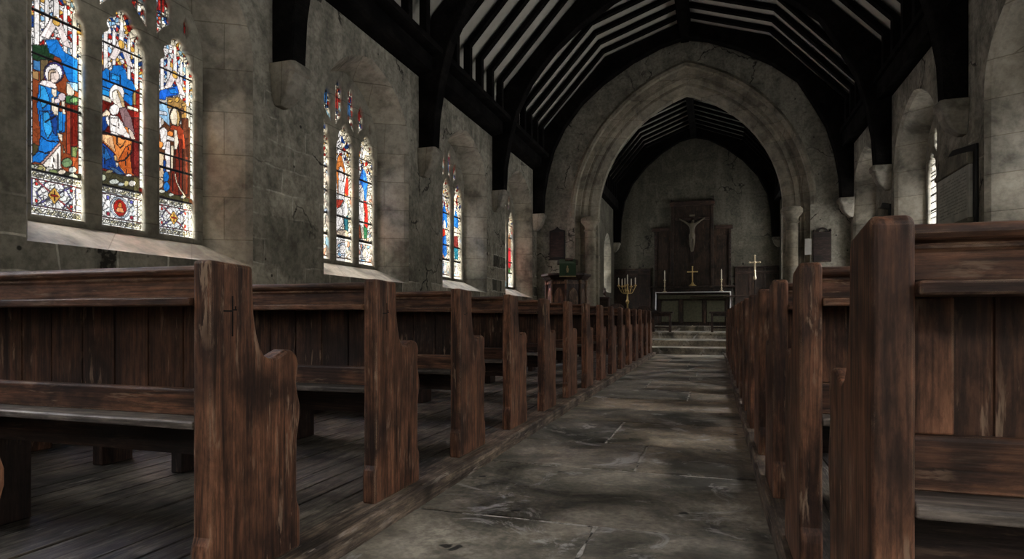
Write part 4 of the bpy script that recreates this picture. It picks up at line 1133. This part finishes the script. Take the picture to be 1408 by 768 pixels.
# branched candlestick
t = thing('candelabrum', 'tall gilt branched candlestick on a stem, standing at the chancel side', 'candelabrum', (-2.64,20.2,z2+.001))
base = E-.655
H = 1.05-(-.655)           # height of the arms above the floor
MB().lathe([(.16,0),(.16,.03),(.11,.06),(.05,.12),(.03,.2),(.028,.6),(.045,.63),(.03,.67),(.025,1.1),(.05,1.14),(.06,1.19),(.03,1.24),(.02,H-.28),(.045,H-.24),(.06,H-.2),(.03,H-.15),(.018,H-.05),(.03,H),(.04,H+.03)], n=14).build('stem', BRASS, t, smooth=True)
cand = [(0,.10)] ; arms = [(-.28,.03),(-.17,.0),(-.08,.02),(.12,.0),(.25,.03)]
for ax, dz in arms:
    pts = []
    for q in np.linspace(0,1,11):
        pts.append((ax*q, .04*math.sin(q*PI)*(1 if ax>0 else -1), H-.22 - .09*math.sin(q*PI*.9) + (.17+dz)*q**2))
    a = MB(); a.tube(pts, .011, 7); a.build('arm', BRASS, t, smooth=True)
    cx, cz = ax, H-.05+dz-.0
    MB().lathe([(.012,0-.03),(.05,.0),(.055,.015),(.02,.02),(.022,.05)], (cx,0,cz), 10).build('drip_pan', BRASS, t, smooth=True)
    MB().tube([(ax*.55,0,H-.25),(ax*.72,.02,H-.20),(ax*.66,.03,H-.13)], .008, 6).build('leaf_scroll', BRASS, t, smooth=True)
for i, (ax, dz, hh) in enumerate([(a,d,.20) for a,d in arms]+[(0,.085,.30)]):
    o = MB().lathe([(.018,0),(.017,hh-.01),(.006,hh),(.003,hh+.02)], n=8).build('candle', WAX, smooth=True)
    o.location = (-2.64+ax, 20.2, base+H+(dz+.001 if i < 5 else -.054)+.001) if i < 5 else (-2.64,20.2,base+H+.032)
    tag(o, ['pale candle at the outer end on the cabinet side of the branched candlestick','pale candle second from the cabinet side on the branched candlestick','pale candle just beside the stem, cabinet side, branched candlestick','pale candle on the inner altar-side arm of the branched candlestick','pale candle at the outer altar-side end of the branched candlestick','tallest pale candle, central on the branched candlestick'][i], 'candle', 'candles on the branched candlestick')

# altar with its frontal
AX0, AX1, AY0, AY1 = -1.98, .52, 23.12, 23.72
t = thing('altar', 'long dark oak altar with three green-gold panels on the top chancel step', 'altar', (-.73,23.12,z4+.001))
hh = E+.86-z4
W2 = 1.22
MB().box(-W2,W2,.03,.6,0,hh).build('altar_body', W_REREDOS, t, bevel=.008)
MB().box(-W2-.03,W2+.03,-.03,.63,hh+.0005,hh+.045).build('altar_slab', W_REREDOS, t, bevel=.008)
MB().box(-W2-.02,W2+.02,-.02,.03,0,.09).build('plinth', W_REREDOS, t, bevel=.008)
MB().box(-W2,W2,-.005,.0295,hh-.19,hh-.03).build('frieze', FRONTAL, t, bevel=.006)
for k in range(25):
    x = -W2+.05+k*(2*W2-.1)/24
    MB().lathe([(.0,.0),(.028,.004),(.03,.012),(.012,.02)], (0,0,0), 8).build('carved_boss', GOLDTHREAD, t)
    b = t.children[-1]; b.location = (x,-.006,hh-.11); b.rotation_euler = (PI/2,0,0)
for x0, x1 in ((-1.08,-.48),(-.32,.32),(.48,1.08)):
    MB().box(x0,x1,.005,.0295,.14,hh-.24).build('front_panel', FRONTAL, t, bevel=.01)
for x in (-1.16,-.40,.40,1.16):
    MB().box(x-.05,x+.05,-.012,.0295,.095,hh-.2).build('pilaster', W_REREDOS, t, bevel=.012)
zt = z4+.001+hh+.045
cl = MB(); T = .026
cl.ngon_prism([(-W2-.07,-.62),(-W2-.07,T),(W2+.07,T),(W2+.07,-.62),(W2+.034,-.62),(W2+.034,.001),(-W2-.034,.001),(-W2-.034,-.62)], -.045, .62, 'y')
o = cl.build('altar_cloth', LINEN, bevel=.003); o.location = (-.73,23.12,zt); tag(o, 'white linen cloth over the altar top, hanging down at both ends', 'cloth')
zc_ = zt+.0275
def candlestick(x, label, clabel, grp):
    t = thing('candlestick', label, 'candlestick', (x,23.5,zc_), 0, grp)
    MB().lathe([(.085,0),(.085,.02),(.06,.035),(.035,.06),(.02,.09),(.032,.12),(.018,.15),(.016,.2),(.03,.23),(.016,.26),(.018,.34),(.03,.36),(.018,.39),(.034,.42),(.038,.44)], n=14).build('turned_stem', SILVER, t, smooth=True)
    MB().lathe([(.02,.441),(.05,.445),(.052,.455),(.022,.46)], n=12).build('drip_pan', SILVER, t)
    o = MB().lathe([(.022,0),(.021,.32),(.008,.335),(.003,.36)], n=10).build('candle', WAX, smooth=True)
    o.location = (x,23.5,zc_+.461); tag(o, clabel, 'candle', 'altar candles')
candlestick(-1.72, 'brass candlestick on the altar end by the branched candlestick', 'white candle in the brass stick on the altar end by the chairs', 'altar candlesticks')
candlestick(.25, 'brass candlestick on the altar end by the processional cross', 'white candle in the brass stick on the altar end by the tall cross', 'altar candlesticks')

# reredos behind the altar
t = thing('reredos', 'tall dark carved oak screen on the east wall behind the altar', 'screen', (-.77,YE-.003,z4+.001))
B = z4+.001
zr = lambda z: E+z-B
MB().box(-1.41,1.39,-.20,0,0,zr(1.10)).build('lower_panelling', W_REREDOS, t, bevel=.006)
MB().box(-1.50,1.48,-.24,0,zr(1.1005),zr(1.17)).build('retable_shelf', W_REREDOS, t, bevel=.012)
MB().box(-.74,.74,-.10,0,zr(1.1705),zr(4.12)).build('central_panel', W_REREDOS, t, bevel=.006)
MB().box(-.80,.80,-.15,0,zr(4.1205),zr(4.30)).build('cornice', W_DARKX, t, bevel=.02)
for s in (-1,1):
    a, b = (-1.36,-.7405) if s < 0 else (.7405,1.36)
    MB().box(a,b,-.08,0,zr(1.1705),zr(3.22)).build('side_panel', W_REREDOS, t, bevel=.006)
    a, b = (-1.44,-.801) if s < 0 else (.801,1.42)
    MB().box(a,b,-.13,0,zr(3.2205),zr(3.36)).build('side_cornice', W_DARKX, t, bevel=.02)
    for x in (s*.70, s*1.31):
        top = 4.12 if abs(x) < 1 else 3.22
        MB().box(x-.05,x+.05,-.135,-.1005 if abs(x) < 1 else -.0805,zr(1.171),zr(top)).build('pilaster', W_REREDOS, t, bevel=.012)
    MB().box(s*1.03-.17,s*1.03+.17,-.088,-.0805,zr(1.4),zr(3.0)).build('inset_panel', W_REREDOS, t, bevel=.01)
    for k in range(9):
        o = MB().box(s*1.31-.03,s*1.31+.03,-.15,-.1355,zr(1.35+k*.2),zr(1.47+k*.2)).build('carved_leaf', W_DARKX, t, bevel=.012)
MB().lathe([(.035,0),(.02,.04),(.03,.08),(.008,.2)], (.735,-.08,zr(4.3005)), 8).build('finial', W_DARK, t)
MB().lathe([(.035,0),(.02,.04),(.03,.08)], (-.735,-.08,zr(4.3005)), 8).build('finial', W_DARK, t)
# crucifix on the screen
CX, CY = -.765, YE-.10-.008
t = thing('crucifix', 'carved crucifix with a pale figure fixed to the tall screen behind the altar', 'crucifix', (CX,CY,E+2.0))
MB().box(-.055,.055,-.05,0,.02,1.95).build('upright', W_DARK, t, bevel=.006)
MB().box(-.60,.60,-.05,0,1.585,1.68).build('crossbeam', W_DARKX, t, bevel=.006)
MB().box(-.10,.10,-.056,-.0505,1.72,1.79).build('title_plate', BONE, t)
def skin(name, pts, edges, rad, mat_, parent, sub=1, root=0):
    me = bpy.data.meshes.new(name); me.from_pydata(pts, edges, []); me.materials.append(mat_)
    o = bpy.data.objects.new(name, me); COL.objects.link(o); o.parent = parent
    o.modifiers.new('Skin','SKIN'); 
    if not me.skin_vertices: me.skin_vertices.new()
    for v, r in zip(me.skin_vertices[0].data, rad): v.radius = (r,r) if not isinstance(r,tuple) else r
    me.skin_vertices[0].data[root].use_root = True
    s = o.modifiers.new('Sub','SUBSURF'); s.levels = sub; s.render_levels = sub
    dg = bpy.context.evaluated_depsgraph_get(); dg.update()
    m2 = bpy.data.meshes.new_from_object(o.evaluated_get(dg)); o.modifiers.clear(); o.data = m2
    for p in m2.polygons: p.use_smooth = True
    return o
y0 = -.10
pts = [(0,y0,1.02),(0,y0-.01,1.14),(.01,y0-.02,1.28),(0,y0-.015,1.40),(0,y0-.02,1.46),(.02,y0-.05,1.51),(.035,y0-.06,1.58),
       (-.12,y0+.0,1.42),(-.27,y0+.02,1.53),(-.42,y0+.03,1.62),(-.46,y0+.025,1.645),
       (.12,y0+.0,1.42),(.27,y0+.02,1.53),(.41,y0+.03,1.63),(.45,y0+.025,1.655),
       (-.055,y0,.96),(-.06,y0-.05,.72),(-.03,y0-.01,.50),(-.012,y0-.05,.43),
       (.055,y0,.96),(.06,y0-.05,.72),(.03,y0-.01,.50),(.014,y0-.055,.43)]
eds = [(0,1),(1,2),(2,3),(3,4),(4,5),(5,6),(3,7),(7,8),(8,9),(9,10),(3,11),(11,12),(12,13),(13,14),(0,15),(15,16),(16,17),(17,18),(0,19),(19,20),(20,21),(21,22)]
rad = [(.085,.06),(.075,.055),(.10,.065),(.105,.06),.04,.05,.055,.045,.034,.024,.03,.045,.034,.024,.03,.06,.045,.028,.03,.06,.045,.028,.03]
skin('carved_figure', pts, eds, rad, BONE, t, 2)
MB().lathe([(.098,.90),(.112,.97),(.105,1.05),(.085,1.09)], (0,y0,0), 14).build('loincloth', BONE, t, smooth=True)
# altar cross on the shelf
t = thing('altar_cross', 'small gilt cross on a stepped foot, central on the shelf above the altar', 'cross', (-.755,YE-.125,E+1.172))
MB().lathe([(.13,0),(.13,.03),(.09,.035),(.09,.07),(.05,.08),(.03,.14),(.02,.16)], n=6).build('foot', BRASS, t)
MB().box(-.022,.022,-.015,.015,.155,.70).build('upright', BRASS, t, bevel=.006)
MB().box(-.16,.16,-.0145,.0145,.5,.545).build('crossbar', BRASS, t, bevel=.006)
for x, z in ((-.165,.5225),(.165,.5225),(0,.705)):
    MB().lathe([(.005,-.03),(.03,-.012),(.03,.012),(.005,.03)], (x,0,z), 8).build('trefoil_end', BRASS, t, smooth=True)
MB().lathe([(.005,-.03),(.045,-.01),(.045,.01),(.005,.03)], (0,0,.5225), 10).build('boss', BRASS, t, smooth=True)
# processional cross on its pole
t = thing('processional_cross', 'gleaming cross on a tall thin pole standing at the bright-window side of the altar', 'cross', (1.29,22.3,z3+.001))
zz = lambda z: E+z-z3-.001
MB().lathe([(.15,0),(.15,.03),(.05,.06),(.03,.1)], n=14).build('stand', W_DARK, t)
MB().lathe([(.016,.095),(.016,zz(1.26))], n=10).build('pole', IRON, t)
MB().lathe([(.016,zz(1.261)),(.05,zz(1.30)),(.055,zz(1.36)),(.025,zz(1.42)),(.03,zz(1.5)),(.02,zz(1.53)),(.035,zz(1.56)),(.018,zz(1.6))], n=12).build('gilt_knop', SILVER, t, smooth=True)
MB().box(-.024,.024,-.014,.014,zz(1.59),zz(2.07)).build('upright', SILVER, t, bevel=.006)
MB().box(-.15,.15,-.0135,.0135,zz(1.83),zz(1.875)).build('crossbar', SILVER, t, bevel=.006)
for x, z in ((-.155,zz(1.8525)),(.155,zz(1.8525)),(0,zz(2.075))):
    MB().lathe([(.005,-.032),(.032,-.012),(.032,.012),(.005,.032)], (x,0,z), 8).build('trefoil_end', SILVER, t, smooth=True)
MB().lathe([(.005,-.03),(.05,-.012),(.05,.012),(.005,.03)], (0,0,zz(1.8525)), 10).build('boss', SILVER, t, smooth=True)
# two low benches before the altar
def bench(x0, x1, y, label):
    cx = .5*(x0+x1); w = .5*(x1-x0)
    t = thing('low_bench', label, 'bench', (cx,y,z3+.001), 0, 'benches before the altar')
    h = .655
    MB().box(-w,w,-.17,.17,h-.06,h).build('top', W_DARKX, t, bevel=.008)
    MB().box(-w+.06,w-.06,-.13,.13,h-.15,h-.0605).build('apron', W_DARKX, t)
    for sx in (-1,1):
        for sy in (-1,1):
            q = sx*(w-.09)
            MB().box(q-.035,q+.035,sy*.12-.03-.0,sy*.12+.03,0,h-.0605).build('leg', W_DARK, t)
    MB().box(-w+.12,w-.12,-.025,.025,.12,.17).build('stretcher', W_DARKX, t)
bench(-1.98,-1.27,20.95,'low dark bench in front of the altar on the chair side')
bench(-.15,.56,20.95,'low dark bench in front of the altar on the tall cross side')
# wainscot
def wainscot(x0, x1, label):
    t = thing('wall_panelling', label, 'panelling', (x0,YE-.004,z4+.001), 0, 'east wall panelling')
    w = x1-x0; h = E+1.80-z4
    MB().box(0,w,-.03,0,0,h).build('boarding', W_REREDOS, t)
    MB().box(-.01 if False else 0,w,-.075,0,h+.0005,h+.06).build('capping', W_DARKX, t, bevel=.012)
    n = max(2,int(w/.45))
    for k in range(n+1):
        x = min(max(k*w/n,.03),w-.03); MB().box(x-.03,x+.03,-.05,-.0305,.1,h-.001).build('muntin', W_DARK, t, bevel=.006)
    MB().box(0,w,-.052,-.0305,h-.22,h-.12).build('frieze_rail', W_DARKX, t, bevel=.006)
wainscot(CHL+.01, -2.26, 'dark low oak panelling on the east wall beside the branched candlestick')
wainscot(.72, CHR-.01, 'dark low oak panelling on the east wall behind the processional cross')
for x, z, lab in ((-3.04,1.95,'tiny dark iron hook on the chancel wall in the corner over the panelling'),(-2.55,1.96,'tiny dark iron hook above the panelling, closer to the screen'),(.99,1.95,'tiny dark iron hook above the panelling by the processional cross')):
    t = thing('wall_hook', lab, 'hook', (x,YE-.002,E+z), 0, 'hooks over the panelling')
    MB().ngon_prism([(-.035,0),(0,-.06),(.035,0),(0,.06)], -.015, 0, 'y').build('back_plate', IRON, t)
    MB().tube([(0,-.015,0),(0,-.06,-.02),(0,-.07,.02)], .008, 6).build('hook', IRON, t)

# ------------------------------------------------------------------ light, camera
G0, S0, S1, S2, S3, WEST, SOUTH = .27, .025, .028, 1.45, 1.9, .115, .24
w = bpy.data.worlds.new('overcast_sky'); SC.world = w; w.use_nodes = True
nt = w.node_tree; nt.nodes.clear()
out = nt.nodes.new('ShaderNodeOutputWorld'); bg = nt.nodes.new('ShaderNodeBackground')
tc = nt.nodes.new('ShaderNodeTexCoord'); sp = nt.nodes.new('ShaderNodeSeparateXYZ'); rp = nt.nodes.new('ShaderNodeValToRGB')
nt.links.new(tc.outputs['Generated'], sp.inputs[0])
def wmath(op, a, b=0.0, c=0.0):
    n = nt.nodes.new('ShaderNodeMath'); n.operation = op
    for s, v in zip(n.inputs, (a,b,c)):
        if isinstance(v, bpy.types.NodeSocket): nt.links.new(v, s)
        else: s.default_value = v
    return n.outputs[0]
# pale ground below the horizon, dull tree line, bright cloud above, with brighter banks to the west and south
nt.links.new(wmath('MULTIPLY_ADD', sp.outputs['Z'], .5, .5), rp.inputs[0])
cr = rp.color_ramp
SKY = [(0.0,G0),(.47,G0),(.515,S0),(.70,S1),(.78,S2),(1.0,S3)]
while len(cr.elements) < len(SKY): cr.elements.new(.5)
for e, (p, c) in zip(cr.elements, SKY): e.position = p; e.color = (c,c*1.0,c*1.02,1)
west = wmath('MULTIPLY', sp.outputs['Y'], -1.0)
mr = nt.nodes.new('ShaderNodeMapRange'); mr.interpolation_type = 'SMOOTHSTEP'
nt.links.new(west, mr.inputs['Value']); mr.inputs['From Min'].default_value = .15; mr.inputs['From Max'].default_value = .8
mr.inputs['To Min'].default_value = 0.0; mr.inputs['To Max'].default_value = WEST
ms = nt.nodes.new('ShaderNodeMapRange'); ms.interpolation_type = 'SMOOTHSTEP'
nt.links.new(sp.outputs['X'], ms.inputs['Value']); ms.inputs['From Min'].default_value = .45; ms.inputs['From Max'].default_value = .85
ms.inputs['To Min'].default_value = 0.0; ms.inputs['To Max'].default_value = SOUTH
lobes = wmath('ADD', mr.outputs[0], ms.outputs[0])
tot = nt.nodes.new('ShaderNodeMixRGB'); tot.blend_type = 'ADD'; tot.inputs[0].default_value = 1.0
nt.links.new(rp.outputs[0], tot.inputs[1])
wc = nt.nodes.new('ShaderNodeCombineXYZ')
for i, k in enumerate((1.06,1.0,.9)): nt.links.new(wmath('MULTIPLY', lobes, k), wc.inputs[i])
nt.links.new(wc.outputs[0], tot.inputs[2])
nt.links.new(tot.outputs[0], bg.inputs[0]); bg.inputs[1].default_value = 40.0
nt.links.new(bg.outputs[0], out.inputs[0])
def portal(loc, rot, sx, sy):
    l = bpy.data.lights.new('daylight_portal','AREA'); l.shape = 'RECTANGLE'; l.size = sx; l.size_y = sy
    l.cycles.is_portal = True
    o = bpy.data.objects.new('daylight_portal', l); COL.objects.link(o); o.location = loc; o.rotation_euler = rot
for c in BAYS:
    portal((XL-.66,c,E+2.28), (0,-PI/2,0), 3.1, 2.0)
for c in BAYS_R: portal((XR+.66,c,E+2.28), (0,PI/2,0), 3.1, 2.0)
portal((CHR+.68,22.35,E+2.7), (0,PI/2,0), 2.7, 1.7)
portal((CHR+.68,19.2,E+2.7), (0,PI/2,0), 2.7, 1.1)
portal((CHL-.68,18.85,E+2.7), (0,-PI/2,0), 2.7, 1.1)
portal((CHL-.68,20.55,E+1.55), (0,-PI/2,0), 1.2, .5)
portal((CHL-.68,22.45,E+1.95), (0,-PI/2,0), 1.9, 1.2)
portal((XC,YW-.68,E+3.4), (PI/2,0,0), 5.0, 5.4)

cam = bpy.data.cameras.new('camera'); co = bpy.data.objects.new('camera', cam); COL.objects.link(co)
cam.sensor_width = 36; cam.lens = 22.0; cam.shift_y = .0376
co.location = (0,0,E); co.rotation_euler = (PI/2,0,math.radians(17.9))
cam.clip_start = .05
SC.camera = co
vs = SC.view_settings
vs.view_transform = 'Standard'; vs.look = 'None'; vs.gamma = 1.0; vs.use_curve_mapping = False
vs.exposure = 0.22
cy = SC.cycles
cy.max_bounces = 10; cy.diffuse_bounces = 6; cy.glossy_bounces = 3; cy.transparent_max_bounces = 12
cy.sample_clamp_indirect = 4.0
cy.use_denoising = True
cy.denoising_prefilter = 'NONE'
